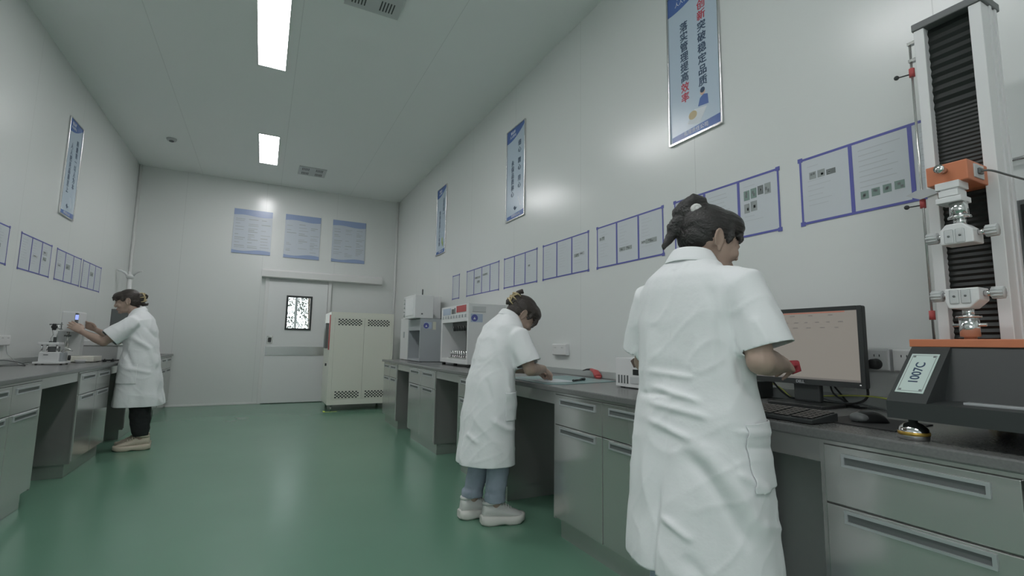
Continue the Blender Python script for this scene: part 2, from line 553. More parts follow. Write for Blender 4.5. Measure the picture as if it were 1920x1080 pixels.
def cabinet(side, y0, y1, ncol, label, depth, xface, handle_len=0.32):
    """side +1: right bench, fronts face -X;  -1: left bench, fronts face +X"""
    s = side
    o = thing('bench_cabinet', label, 'cabinet', (xface + s * depth / 2, (y0 + y1) / 2, 0), 'steel bench cabinets')
    def bx(m, p, q, *a, **k):
        lo, hi = sorted((xface + s * p, xface + s * q))
        return m.box(lo, hi, *a, **k)
    body = MB()
    bx(body, 0.012, depth, y0, y1, 0.10, 0.779)
    bx(body, 0.0, 0.014, y0, y0 + 0.012, 0.10, 0.779)
    bx(body, 0.0, 0.014, y1 - 0.012, y1, 0.10, 0.779)
    bx(body, 0.0005, 0.0138, y0 + 0.012, y1 - 0.012, 0.766, 0.7788)
    body.build('carcass', 'steel', o)
    k = MB(); bx(k, 0.035, depth - 0.02, y0 + 0.02, y1 - 0.02, 0.0, 0.10); k.build('toe_kick', 'steel', o)
    cw = (y1 - y0 - 0.024) / ncol
    for c in range(ncol):
        a, b = y0 + 0.012 + c * cw + 0.002, y0 + 0.012 + (c + 1) * cw - 0.002
        hm = (a + b) / 2
        hl = min(handle_len, (b - a) * 0.76) / 2
        dr = MB(); bx(dr, -0.006, 0.012, a, b, 0.604, 0.764, 0.0025)
        dr = dr.build('drawer', 'steel', o)
        handle_mb(s, xface - s * 0.006, hm - hl, hm + hl, 0.711, 0.746).build('handle', ['aluminium', 'dark_grey_paint'], dr)
        do = MB(); bx(do, -0.006, 0.012, a, b, 0.112, 0.600, 0.0025)
        do = do.build('door', 'steel', o)
        handle_mb(s, xface - s * 0.006, hm - hl, hm + hl, 0.558, 0.593).build('handle', ['aluminium', 'dark_grey_paint'], do)
    return o

FR, FL = 1.49, -1.216
RU = [(0.03, 0.90, 2, 'steel cabinet with long drawer pulls under the tensile testing machine'),
      (1.49, 2.37, 2, 'steel cabinet beside and behind the nearest woman in a lab coat'),
      (2.99, 3.88, 2, 'steel cabinet behind the bending woman at the cutting mat'),
      (4.47, 5.41, 2, 'steel two-column cabinet below the white multi-station tester on the right bench'),
      (5.94, 6.66, 2, 'steel cabinet at the far end of the right bench, next to the beige cupboard')]
for a, b, n, lb in RU:
    cabinet(1, a, b, n, lb, 0.62, FR)
LU = [(3.26, 4.13, 2, 'steel cabinet at the left edge of the picture, nearest on the left bench'),
      (4.83, 5.69, 2, 'steel cabinet on the left bench in front of the woman with dark trousers'),
      (6.40, 7.25, 2, 'steel cabinet on the left bench behind the woman with dark trousers'),
      (7.27, 8.16, 2, 'steel cabinet on the left bench, second from the back wall'),
      (8.18, 9.08, 2, 'steel cabinet at the far end of the left bench against the back wall')]
for a, b, n, lb in LU:
    cabinet(-1, a, b, n, lb, 0.58, FL)
def apron(side, a, b, label):
    s = side
    xf = FR if s > 0 else FL
    lo, hi = sorted((xf + s * 0.004, xf + s * 0.024))
    m = MB().box(lo, hi, a + 0.001, b - 0.001, 0.708, 0.7785, 0.002)
    tag(m.build('apron_panel', 'steel'), label, 'panel', 'steel apron panels over knee spaces')
apron(1, 0.90, 1.49, 'steel apron panel over the knee space right of the nearest woman')
apron(1, 2.37, 2.99, 'steel apron panel over the knee space in front of the bending woman')
apron(1, 3.88, 4.47, 'steel apron panel over the knee space left of the bending woman')
apron(1, 5.41, 5.94, 'steel apron panel over the knee space near the far end of the right bench')
apron(-1, 4.13, 4.83, 'steel apron panel over the dark knee space on the left bench')
apron(-1, 5.69, 6.40, 'steel apron panel behind the woman with dark trousers')

def worktop(side, y0, y1, label):
    if side > 0: xa, xb, xs = 1.465, XR - 0.002, (XR - 0.022, XR - 0.002)
    else: xa, xb, xs = XL + 0.002, -1.196, (XL + 0.002, XL + 0.022)
    o = thing('worktop', label, 'worktop', ((xa + xb) / 2, (y0 + y1) / 2, 0.779))
    MB().box(xa, xb, y0, y1, 0.779, HT, 0.005).build('slab', 'worktop', o)
    tag(MB().box(xs[0], xs[1], y0, y1, HT + 0.0005, 0.857, 0.003).build('backsplash', 'splash'), 'pale upstand strip along the wall behind the %s worktop' % ('right' if side > 0 else 'left'), 'backsplash')
worktop(1, -0.6, 6.69, 'long dark grey worktop of the right bench')
worktop(-1, 2.6, YB - 0.03, 'long dark grey worktop of the left bench')

# ------------------------------------------------------------------ things on the walls
def uv_box(m, side, u0, u1, z0, z1, d0, d1, mi=0, bev=0.0):
    """box on a wall. side 1: right wall (u = -Y), -1: left wall (u = +Y), 0: back wall (u = +X); d = distance from the wall"""
    if side == 1: m.box(XR - d1, XR - d0, -u1, -u0, z0, z1, bev, mi)
    elif side == -1: m.box(XL + d0, XL + d1, u0, u1, z0, z1, bev, mi)
    else: m.box(u0, u1, YB - d1, YB - d0, z0, z1, bev, mi)

def documents(side, ya, yb, n, pics, label, lines=()):
    z0, z1 = 1.608, 1.910
    if side == 1: u0, u1, loc = -yb, -ya, (XR, (ya + yb) / 2, z0)
    else: u0, u1, loc = ya, yb, (XL, (ya + yb) / 2, z0)
    o = thing('document_display', label, 'wall documents', loc, 'taped rows of documents on the %s wall' % ('right' if side == 1 else 'left'))
    w_ = (u1 - u0) / n
    for i in range(n):
        s = MB()
        a, b = u0 + i * w_, u0 + (i + 1) * w_
        uv_box(s, side, a, b, z0, z1, 0.0005, 0.0015)
        rnd = random.Random(hash((side, round(ya * 100), i)) & 0xffff)
        for k in range(9):
            v = 0.86 - k * 0.075
            if any(v - 0.02 < p[3] and v + 0.02 > p[2] for p in pics.get(i, ())): continue
            L = rnd.uniform(0.4, 0.72) if i in lines else rnd.uniform(0.2, 0.5)
            uv_box(s, side, a + w_ * 0.14, a + w_ * (0.14 + L), z0 + (z1 - z0) * v, z0 + (z1 - z0) * (v + (0.009 if i in lines else 0.006)), 0.0015, 0.0019, 4)
        sh = s.build('sheet', ['paper', 'print_grey', 'print_dark', 'print_green', 'print_line'], o)
        if i in pics:
            q = MB()
            for (pu0, pu1, pv0, pv1, mi) in pics[i]:
                A, B = a + w_ * pu0, a + w_ * pu1
                Z0, Z1 = z0 + (z1 - z0) * pv0, z0 + (z1 - z0) * pv1
                uv_box(q, side, A, B, Z0, Z1, 0.0015, 0.0021, mi)
                # an irregular darker motif inside the printed picture
                for _ in range(2):
                    cu, cz = rnd.uniform(0.1, 0.6), rnd.uniform(0.1, 0.6)
                    uv_box(q, side, A + (B - A) * cu, A + (B - A) * (cu + 0.3), Z0 + (Z1 - Z0) * cz, Z0 + (Z1 - Z0) * (cz + 0.3), 0.0021, 0.0024, 2 if mi != 2 else 1)
            q.build('printed_picture', ['paper', 'print_grey', 'print_dark', 'print_green', 'print_line'], sh)
    t = MB()
    tw = 0.0065
    uv_box(t, side, u0 - tw, u1 + tw, z1 - tw, z1 + tw * 0.6, 0.0016, 0.0027)
    uv_box(t, side, u0 - tw, u1 + tw, z0 - tw * 0.6, z0 + tw, 0.0016, 0.0027)
    for i in range(n + 1):
        cu = u0 + i * w_
        ww = tw * (0.7 if i in (0, n) else 1.15)
        uv_box(t, side, cu - ww, cu + ww, z0, z1, 0.0018, 0.0029)
    for cu in (u0, u1):
        for cz in (z0, z1):
            uv_box(t, side, cu - 0.011, cu + 0.011, cz - 0.010, cz + 0.010, 0.002, 0.0032)
    t.build('tape_frame', 'tape_blue', o)

documents(1, 5.748, 5.985, 1, {}, 'single blue-taped sheet, farthest on the right wall')
documents(1, 4.587, 5.490, 4, {1: [(.1, .8, .60, .68, 1), (.4, .75, .42, .52, 1)], 2: [(.1, .7, .64, .72, 1)]}, 'row of four blue-taped sheets above the white tester on the right wall')
documents(1, 3.785, 4.455, 3, {2: [(.25, .42, .52, .58, 1)]}, 'row of three blue-taped sheets above the bending woman')
documents(1, 2.998, 3.672, 3, {2: [(.15, .45, .42, .51, 1), (.48, .75, .44, .53, 4)]}, 'row of three blue-taped sheets right of the bending woman\'s head')
documents(1, 2.216, 2.885, 3, {0: [(.12, .22, .66, .74, 1), (.24, .38, .66, .75, 1)], 1: [(.12, .4, .28, .37, 1), (.42, .7, .28, .37, 1)], 2: [(.12, .3, .33, .39, 1), (.3, .75, .31, .41, 1)]},
          'row of three blue-taped sheets left of the nearest woman\'s head')
documents(1, 1.4485, 2.114, 3, {2: [(.14, .29, .62, .79, 3), (.32, .47, .63, .80, 3), (.50, .64, .66, .81, 2), (.67, .82, .64, .82, 1), (.14, .28, .40, .56, 1), (.31, .47, .41, .58, 1)]},
          'row of three blue-taped sheets partly behind the nearest woman\'s head', lines=(0, 1))
documents(1, 0.690, 1.3365, 3, {0: [(.18, .32, .66, .77, 1), (.35, .50, .66, .77, 1), (.53, .71, .66, .74, 2)], 1: [(.14, .28, .17, .28, 3), (.33, .47, .18, .29, 3), (.52, .66, .19, .30, 3), (.71, .87, .20, .31, 3)]},
          'large row of blue-taped sheets partly behind the tall machine column', lines=(1,))
documents(-1, 4.585, 5.247, 3, {2: [(.2, .5, .4, .5, 1)]}, 'row of taped sheets cut off by the left edge of the picture')
documents(-1, 5.468, 6.132, 3, {1: [(.2, .65, .45, .52, 4)], 2: [(.15, .6, .62, .75, 4), (.2, .55, .45, .56, 1)]}, 'leftmost complete row of three taped sheets on the left wall')
documents(-1, 6.276, 6.995, 3, {0: [(.2, .6, .45, .55, 4)], 1: [(.15, .65, .45, .62, 1)]}, 'middle row of three taped sheets on the left wall')
documents(-1, 7.070, 7.764, 3, {1: [(.2, .7, .52, .68, 1)]}, 'row of three taped sheets on the left wall nearest the far corner')

def poster(side, ya, yb, z0, z1, cols, head, foot, label, figure='person'):
    """tall framed slogan poster. cols: list of (u offset fraction, z_top_center, step, [(chars, ink)])"""
    if side == 1: u0, u1, loc = -yb, -ya, (XR, (ya + yb) / 2, z0)
    else: u0, u1, loc = ya, yb, (XL, (ya + yb) / 2, z0)
    o = thing('slogan_poster', label, 'poster', loc, 'slogan posters on the walls')
    W_ = u1 - u0
    Hh = z1 - z0
    f = MB()
    t = 0.012
    uv_box(f, side, u0, u0 + t, z0, z1, 0, 0.016, 0, 0.003)
    uv_box(f, side, u1 - t, u1, z0, z1, 0, 0.016, 0, 0.003)
    uv_box(f, side, u0 + t, u1 - t, z0, z0 + t, 0, 0.0155)
    uv_box(f, side, u0 + t, u1 - t, z1 - t, z1, 0, 0.0155)
    f.build('frame', 'steel_bright', o)
    p = MB()
    uv_box(p, side, u0 + t * 0.8, u1 - t * 0.8, z0 + t * 0.8, z1 - t * 0.8, 0.002, 0.006)
    p.build('panel', 'poster_pale', o)
    def pt(u, z, dd):
        if side == 1: return (XR - dd, -u, z)
        return (XL + dd, u, z)
    def flat(name, outlines, mt, dd):
        bm = bmesh.new()
        for ol in outlines:
            vs = [bm.verts.new(Vector(pt(u, z, dd)) - world_loc(o)) for u, z in ol]
            bm.faces.new(vs)
        bmesh.ops.recalc_face_normals(bm, faces=bm.faces)
        r = bmesh.ops.extrude_face_region(bm, geom=list(bm.faces))
        n = Vector((-side, 0, 0)) * 0.0006
        bmesh.ops.translate(bm, vec=n, verts=[v for v in r['geom'] if isinstance(v, bmesh.types.BMVert)])
        bmesh.ops.recalc_face_normals(bm, faces=bm.faces)
        me = bpy.data.meshes.new(name)
        bm.to_mesh(me); bm.free()
        return link(name, me, mt, o)
    a, b = u0 + t, u1 - t
    # header: blue corner with a curved lower edge, high on the reading-left side
    ol = [(a, z1 - t), (a, z1 - 0.135)]
    for k in range(13):
        s = k / 12
        ol.append((a + (b - a) * s, z1 - 0.135 + 0.105 * (s ** 1.6) - 0.012 * math.sin(s * PI)))
    ol.append((b, z1 - t))
    flat('header_band', [ol], 'poster_blue', 0.0062)
    flat('footer_band', [[(a + 0.01, z0 + t + 0.004), (b - 0.004, z0 + t + 0.004), (b - 0.004, z0 + 0.07), (a + 0.01, z0 + 0.052)]], 'poster_blue', 0.0062)
    xd = (0, -1, 0) if side == 1 else (0, 1, 0)
    items = {'ink_navy': [], 'ink_red': [], 'ink_white': []}
    for uf, zt, step, runs in cols:
        z = zt
        for chars, ink in runs:
            for ch in chars:
                if ch != ' ':
                    for du, dz, dd in ((0, 0, 0.0066), (0.0013, 0, 0.00662), (-0.0013, 0, 0.00664), (0, 0.001, 0.00666), (0, -0.001, 0.00668)):
                        items[ink].append((ch, 0.064, 0.0, pt(u0 + W_ * uf + du, z + dz, dd), xd, (0, 0, 1)))
                z -= step * (0.55 if ch == ' ' else 1)
    if head:
        for k, hl in enumerate(head):
            items['ink_white'].append((hl, 0.034, 0.0, pt(u0 + W_ * 0.34, z1 - 0.047 - 0.040 * k, 0.0072), xd, (0, 0, 1)))
    if foot:
        items['ink_white'].append((foot, 0.030, 0.0, pt(u0 + W_ * 0.52, z0 + 0.040, 0.0072), xd, (0, 0, 1)))
    for ink, it in items.items():
        if it:
            lettering(it, ink, o)
    # small printed picture near the foot of the poster
    cx, cz = u0 + W_ * 0.66, z0 + 0.17
    def circ(x, z, r, sx=1.0):
        return [(x + r * sx * math.cos(2 * PI * k / 14), z + r * math.sin(2 * PI * k / 14)) for k in range(14)]
    if figure == 'person':
        flat('printed_picture', [circ(cx, cz + 0.075, 0.018)], 'ink_skin', 0.0063)
        flat('printed_picture', [circ(cx, cz + 0.088, 0.017)], 'ink_navy', 0.0064)
        flat('printed_picture', [[(cx - 0.035, cz), (cx + 0.04, cz - 0.01), (cx + 0.035, cz + 0.05), (cx + 0.005, cz + 0.06), (cx - 0.02, cz + 0.045)]], 'poster_blue', 0.0063)
        flat('printed_picture', [[(cx - 0.12, cz - 0.075), (cx - 0.03, cz - 0.105), (cx + 0.03, cz - 0.02), (cx - 0.06, cz - 0.005)]], 'ink_white', 0.00635)
        flat('printed_picture', [circ(cx - 0.075, cz - 0.035, 0.026, 1.2)], 'clip_tan', 0.0068)
    elif figure == 'cup':
        flat('printed_picture', [[(cx - 0.10, cz - 0.05), (cx - 0.07, cz - 0.08), (cx - 0.02, cz - 0.05), (cx - 0.05, cz - 0.055), (cx - 0.075, cz - 0.03)]], 'ink_navy', 0.0064)
        flat('printed_picture', [[(cx - 0.01, cz + 0.05), (cx, cz + 0.05), (cx + 0.05, cz - 0.05), (cx + 0.04, cz - 0.055)]], 'ink_white', 0.0064)
    else:
        flat('printed_picture', [circ(cx - 0.01, cz + 0.02, 0.05, 0.45), circ(cx + 0.015, cz - 0.03, 0.035, 0.6)], 'ink_green', 0.0064)
    return o

poster(1, 1.743, 2.138, 2.265, 3.255, [(0.672, 3.054, 0.0686, [('创新', 'ink_red'), ('突破稳定品质', 'ink_navy')]), (0.335, 2.988, 0.0655, [('落实管理提高', 'ink_navy'), ('效率', 'ink_red')])],
       ['重品质', '人人参与'], '有限责任公司', 'largest slogan poster with red and navy characters, nearest on the right wall', 'person')
poster(1, 4.025, 4.430, 2.285, 3.262, [(0.70, 3.055, 0.072, [('细心 精心 用心', 'ink_navy')]), (0.34, 2.880, 0.0655, [('永保品质称心', 'ink_navy')])],
       ['重品质', '人人参与'], '有限责任公司', 'slogan poster on the right wall above the bending woman, second from the viewpoint', 'cup')
poster(1, 6.320, 6.730, 2.290, 3.275, [(0.70, 3.06, 0.066, [('品质第一', 'ink_navy')]), (0.34, 2.90, 0.0655, [('重视品质人人有责', 'ink_navy')])],
       ['重品质', '人人参与'], '有限责任公司', 'narrow-looking slogan poster with a green picture at the far end of the right wall', 'plant')
poster(-1, 6.170, 6.565, 2.250, 3.255, [(0.72, 3.05, 0.066, [('质量第一以人为本', 'ink_navy')]), (0.36, 2.98, 0.0655, [('人人把关品质至上', 'ink_navy')])],
       ['重品质', '人人参与'], '有限责任公司', 'slogan poster alone on the left wall', 'cup')

def board(x0, x1, z0, z1, label, seed):
    o = thing('notice_board', label, 'notice board', ((x0 + x1) / 2, YB, z0), 'blue-headed notice boards over the sliding door')
    p = MB(); uv_box(p, 0, x0, x1, z0, z1, 0.001, 0.012, 0, 0.002); p.build('panel', 'board_pale', o)
    def band(za, zb, amp):
        m = MB()
        n = 14
        top = [(x0 + (x1 - x0) * k / n, zb) for k in range(n + 1)]
        bot = [(x0 + (x1 - x0) * k / n, za + amp * math.sin(k / n * PI * 2)) for k in range(n + 1)]
        if amp < 0: top = [(x, zb + amp * math.sin((x - x0) / (x1 - x0) * PI * 2)) for x, _ in top]; bot = [(x, za) for x, _ in bot]
        m.prism(top + bot[::-1], YB - 0.0135, YB - 0.0115, axis='y')
        return m
    band(z1 - 0.105, z1 - 0.002, 0.012).build('header_band', 'board_blue', o)
    band(z0 + 0.002, z0 + 0.058, -0.014).build('footer_band', 'board_blue', o)
    q = MB()
    rnd = random.Random(seed)
    cwid = (x1 - x0) / 3
    for c in range(3):
        z = z1 - 0.17
        while z > z0 + 0.10:
            if rnd.random() < 0.8:
                L = rnd.uniform(0.25, 0.8) * cwid
                uv_box(q, 0, x0 + 0.03 + c * cwid, min(x1 - 0.02, x0 + 0.03 + c * cwid + L), z, z + rnd.choice((0.006, 0.006, 0.009)), 0.012, 0.0127, 0)
            z -= rnd.choice((0.028, 0.028, 0.05))
    q.build('text_block', 'print_grey', o)
board(-0.545, 0.030, 2.467, 3.217, 'left of the three blue-headed notice boards, with light glare on it', 1)
board(0.232, 0.805, 2.460, 3.225, 'middle of the three blue-headed notice boards over the sliding door', 2)
board(1.008, 1.588, 2.460, 3.228, 'right of the three blue-headed notice boards over the sliding door', 3)

def socket(side, ya, yb, z0, z1, label, holes=True, trunk=True):
    if side == 1: u0, u1, loc = -yb, -ya, (XR, (ya + yb) / 2, z0)
    else: u0, u1, loc = ya, yb, (XL, (ya + yb) / 2, z0)
    o = thing('wall_socket', label, 'wall socket', loc, 'white wall sockets over the benches')
    m = MB(); uv_box(m, side, u0, u1, z0, z1, 0, 0.032, 0, 0.003); m.build('box', 'white_paint', o)
    m = MB(); uv_box(m, side, u0 + 0.004, u1 - 0.004, z0 + 0.004, z1 - 0.004, 0.031, 0.036, 0, 0.002)
    fp = m.build('face_plate', 'trim_white', o)
    m = MB()
    n = max(1, round((u1 - u0) / 0.09))
    for k in range(n):
        cu = u0 + (u1 - u0) * (k + 0.5) / n
        for du in (-0.009, 0.009):
            uv_box(m, side, cu + du - 0.0015, cu + du + 0.0015, z0 + 0.055, z0 + 0.064, 0.0355, 0.0366)
    m.build('pin_holes', 'black_paint', fp)
    return o
socket(1, 1.015, 1.098, 0.958, 1.043, 'white wall socket with a black plug in it, right of the monitor')
socket(1, 1.105, 1.185, 0.965, 1.043, 'white wall socket half hidden by the monitor edge')
socket(1, 0.925, 1.005, 0.958, 1.043, 'white wall socket half hidden by the black base of the testing machine')
socket(1, 3.258, 3.465, 0.957, 1.047, 'wide white wall socket above the cutting mat on the right wall')
socket(-1, 5.23, 5.425, 0.966, 1.046, 'white wall socket at the left edge of the picture')

# white bracket on the right wall near the testing machine, with its cable
o = thing('cable_hook', 'short metal hook on the wall right of the machine column', 'hook', (XR, 0.63, 1.67))
MB().tube([(XR, 0.655, 1.672), (XR - 0.02, 0.652, 1.672), (XR - 0.024, 0.62, 1.668), (XR - 0.026, 0.56, 1.668)], 0.006, 8).build('rod', 'steel_bright', o)
MB().cyl((XR, 0.655, 1.672), (XR - 0.008, 0.655, 1.672), 0.012).build('rosette', 'grey_paint', o)

# ------------------------------------------------------------------ beige cupboard by the back wall
o = thing('storage_cupboard', 'tall beige metal cupboard with perforated vents standing in front of the sliding door', 'cupboard', (1.39, 8.17, 0))
cx0, cx1, cy0, cy1 = 0.915, 1.865, 7.80, 8.55
MB().box(cx0, cx1, cy0 + 0.012, cy1, 0.095, 1.485, 0.006).build('body', 'beige_paint', o)
MB().box(cx0 + 0.055, cx1 - 0.03, cy0 - 0.004, cy0 + 0.011, 1.405, 1.485).box(cx0 + 0.055, cx1 - 0.03, cy0 - 0.004, cy0 + 0.011, 0.095, 0.175).box(cx0, cx0 + 0.055, cy0 - 0.004, cy0 + 0.011, 0.095, 1.485).box(cx1 - 0.03, cx1, cy0 - 0.004, cy0 + 0.011, 0.095, 1.485).build('front_frame', 'beige_paint', o)
def perforated(m, x0, x1, z0, z1, y):
    n, k = 14, 5
    dx, dz = (x1 - x0) / n, (z1 - z0) / k
    for i in range(n):
        for j in range(k):
            if (i + j) % 2 == 0:
                m.box(x0 + i * dx, x0 + (i + 0.95) * dx, y - 0.0015, y, z0 + j * dz, z0 + (j + 0.95) * dz)
for a, b, hx in ((0.972, 1.4085, 1.36), (1.4115, 1.833, 1.46)):
    dr = MB().box(a, b, cy0 - 0.006, cy0 + 0.010, 0.177, 1.403, 0.002).build('door', 'beige_paint', o)
    for z0_, z1_ in ((1.285, 1.385), (0.192, 0.295)):
        m = MB()
        perforated(m, a + 0.05, b - 0.035, z0_, z1_, cy0 - 0.006)
        m.build('vent', 'black_paint', dr)
s = MB().box(cx0 - 0.012, cx0, 7.83, 7.90, 0.91, 1.44, 0.003)
s.build('side_strip', 'red_paint', o)
MB().box(cx0 - 0.045, cx0, 8.02, 8.20, 0.93, 1.32, 0.006).build('side_box', 'dark_grey_paint', o)
MB().box(cx0 - 0.02, cx0, 8.06, 8.10, 0.66, 0.70, 0.003).build('side_lock', 'black_paint', o)
for px_, py_ in ((cx0 + 0.07, cy0 + 0.08), (cx1 - 0.07, cy0 + 0.08), (cx0 + 0.07, cy1 - 0.08), (cx1 - 0.07, cy1 - 0.08)):
    m = MB().cyl((px_ - 0.013, py_, 0.036), (px_ + 0.013, py_, 0.036), 0.0355, n=18, bev=0.004)
    m.box(px_ - 0.02, px_ + 0.02, py_ - 0.02, py_ + 0.02, 0.075, 0.096, 0.002).box(px_ - 0.018, px_ - 0.015, py_ - 0.01, py_ + 0.01, 0.03, 0.08).box(px_ + 0.015, px_ + 0.018, py_ - 0.01, py_ + 0.01, 0.03, 0.08)
    m.build('caster', 'steel_bright', o)
for px_, lb in ((cx0 + 0.02, 'yellow floor mark under the left front caster of the beige cupboard'), (cx1 - 0.05, 'yellow floor mark under the right front caster of the beige cupboard')):
    m = MB().box(px_ - 0.06, px_ + 0.13, 7.745, 7.775, 0.0002, 0.0012).box(px_ - 0.06, px_ - 0.03, 7.775, 7.90, 0.0002, 0.0012)
    tag(m.build('floor_mark', 'yellow_tape'), lb, 'floor mark', 'yellow marks at the cupboard casters')

# white stand with splayed arms in the far left corner
o = thing('coat_stand', 'thin white stand with three splayed arms in the far left corner', 'stand', (-1.70, 8.45, HT))
MB().lathe([(0, 0), (0.11, 0), (0.11, 0.012), (0.03, 0.03), (0, 0.03)], Matrix.Translation((-1.70, 8.45, HT))).build('base', 'white_paint', o)
MB().cyl((-1.70, 8.45, HT + 0.02), (-1.70, 8.45, 1.90), 0.030, 0.026).build('pole', 'white_paint', o)
MB().ell((-1.70, 8.45, 1.895), (0.05, 0.05, 0.04)).build('hub', 'white_paint', o)
for an in (R(-20), R(110), R(200), R(175)):
    c_, s_ = math.cos(an), math.sin(an)
    MB().tube([(-1.70 + c_ * r, 8.45 + s_ * r, 1.895 + z) for r, z in ((0.03, 0.01), (0.06, 0.05), (0.11, 0.075), (0.155, 0.082))], [0.017, 0.016, 0.012, 0.007], 8).build('arm', 'white_paint', o)

# ------------------------------------------------------------------ right bench: far instruments
o = thing('abrasion_tester', 'grey and white bench instrument with an open bay, farthest on the right bench', 'instrument', (1.9, 6.15, HT))
X0 = 1.69
m = MB().box(X0 + 0.012, 2.14, 6.26, 6.66, HT + 0.006, 1.36, 0.006)
m.box(X0, X0 + 0.015, 6.27, 6.65, HT + 0.006, 1.36, 0.004)
ct = m.build('control_cabinet', 'white_paint', o)
MB().box(X0 - 0.004, X0 + 0.002, 6.44, 6.50, 1.10, 1.18, 0.002).build('switch', 'grey_paint', ct)
m = MB().box(X0 + 0.03, 2.12, 6.26, 6.66, 1.36, 1.66, 0.006)
hd = m.build('head_rack', 'white_paint', o)
for k in range(5):
    for yy in (6.36, 6.56):
        z = 1.40 + k * 0.055
        m = MB().lathe([(0, 0), (0.026, 0), (0.020, 0.022), (0.0, 0.026)], Matrix.Translation((X0 + 0.03, yy, z)) @ Matrix.Rotation(-PI / 2, 4, 'Y'), 12)
        m.build('knob', 'pale_grey_paint' if yy > 6.5 else 'dark_grey_paint', hd)
# open bay
m = MB().box(1.99, 2.139, 5.721, 6.257, HT + 0.007, 1.329).box(X0, 2.14, 6.235, 6.258, HT + 0.006, 1.33).box(X0, 2.14, 5.72, 5.745, HT + 0.006, 1.33)
m.box(X0 + 0.001, 2.0, 5.722, 6.256, 1.19, 1.328).box(X0 + 0.001, 2.0, 5.722, 6.256, HT + 0.0065, HT + 0.03)
m.build('bay_housing', 'grey_paint', o)
m = MB().box(1.62, 1.85, 5.74, 6.20, 1.335, 1.62, 0.006)
up = m.build('upper_box', 'white_paint', o)
MB().box(1.615, 1.622, 5.80, 6.14, 1.37, 1.59, 0.002).build('front_door', 'door_panel', up)
MB().box(1.70, 1.72, 5.736, 5.7405, 1.38, 1.395, 0.001).build('knob', 'dark_grey_paint', up)
MB().cyl((1.80, 6.05, 1.62), (1.80, 6.05, 1.72), 0.008).build('antenna', 'black_paint', up)
m = MB().lathe([(0, 0), (0.034, 0), (0.034, 0.002), (0, 0.002)], Matrix.Translation((1.762, 5.72, 1.245)) @ Matrix.Rotation(PI / 2, 4, 'X'), smooth=False)
rs = m.build('round_sticker', 'sticker_blue', o)
MB().prism([(1.749, 1.232), (1.775, 1.232), (1.762, 1.256)], 5.7174, 5.7182, axis='y').build('printed_mark', 'ink_white', rs)
MB().box(1.735, 1.83, 5.7192, 5.7202, 1.21, 1.29).build('sticker', 'sticker_pale', o)
MB().box(1.845, 1.885, 5.7188, 5.7202, 1.20, 1.295).build('sticker', 'sticker_cream', o)
for xx in (X0 + 0.03, 2.10):
    for yy in (5.76, 6.62):
        MB().cyl((xx, yy, HT), (xx, yy, HT + 0.012), 0.015).build('foot', 'black_rubber', o)

o = thing('flexing_tester', 'white multi-station testing instrument with black clamps on the right bench', 'instrument', (1.95, 4.73, HT))
ya, yb, xa, xb, za, zb = 4.34, 5.13, 1.75, 2.15, 0.838, 1.425
m = MB()
m.box(xa, xb, ya, ya + 0.03, za, zb, 0.003).box(xa, xb, yb - 0.045, yb, za, zb, 0.003)
m.box(xb - 0.031, xb - 0.001, ya + 0.002, yb - 0.002, za + 0.001, zb - 0.001)
m.box(xa + 0.001, xb - 0.002, ya + 0.001, yb - 0.001, za + 0.0005, za + 0.04).box(xa + 0.001, xb - 0.002, ya + 0.001, yb - 0.001, 1.255, zb - 0.0005)
m.build('housing', 'white_paint', o)
MB().box(xa - 0.003, xa + 0.002, 4.40, 4.66, 1.35, 1.415).build('red_label', 'red_paint', o)
MB().box(xa - 0.003, xa + 0.002, 4.70, 4.72, 1.34, 1.40).box(xa - 0.003, xa + 0.002, 4.74, 4.80, 1.34, 1.39).build('dark_label', 'dark_grey_paint', o)
MB().box(xa - 0.003, xa + 0.002, 4.84, 5.07, 1.335, 1.405).build('pale_label', 'sticker_pale', o)
for k in range(9):
    y = 4.42 + k * 0.08
    MB().box(xa - 0.004, xa + 0.002, y - 0.018, y + 0.018, 1.295, 1.325, 0.002).build('counter_display', 'grey_paint', o)
m = MB().box(1.80, 1.84, 4.38, 4.90, 1.20, 1.255).build('clamp_bar', 'black_paint', o)
for k in range(7):
    y = 4.42 + k * 0.07
    MB().cyl((1.80, y, 1.215), (1.80, y, 1.165), 0.020, 0.013, 12).build('clamp', 'black_paint', m)
m = MB().box(1.80, 1.88, 4.38, 5.0, za + 0.04, za + 0.055).build('lower_rail', 'steel', o)
for k in range(10):
    y = 4.41 + k * 0.062
    MB().cyl((1.82, y, za + 0.055), (1.82, y, za + 0.125), 0.013, 0.011, 12).build('lower_clamp', 'steel_bright', m)
MB().box(1.99, 2.11, 4.52, 4.66, za + 0.06, 1.12, 0.004).build('drive_cover', 'grey_paint', o)
MB().cyl((1.90, 4.74, za + 0.04), (1.90, 4.74, 1.25), 0.008).build('guide_rod', 'dark_grey_paint', o)
m = MB().lathe([(0, 0), (0.034, 0), (0.034, 0.002), (0, 0.002)], Matrix.Translation((1.815, ya, 1.285)) @ Matrix.Rotation(PI / 2, 4, 'X'), smooth=False)
rs = m.build('round_sticker', 'sticker_blue', o)
MB().prism([(1.802, 1.272), (1.828, 1.272), (1.815, 1.296)], ya - 0.0026, ya - 0.0018, axis='y').build('printed_mark', 'ink_white', rs)
MB().box(1.775, 1.90, ya - 0.0008, ya + 0.0005, 1.245, 1.325).build('sticker', 'sticker_pale', o)
MB().box(1.79, 1.93, ya - 0.012, ya + 0.001, 1.345, 1.40, 0.002).build('control_panel', 'pale_grey_paint', o)
for xx in (xa + 0.03, xb - 0.03):
    for yy in (ya + 0.03, yb - 0.04, (ya + yb) / 2):
        MB().cyl((xx, yy, HT), (xx, yy, za + 0.002), 0.02).build('foot', 'black_rubber', o)

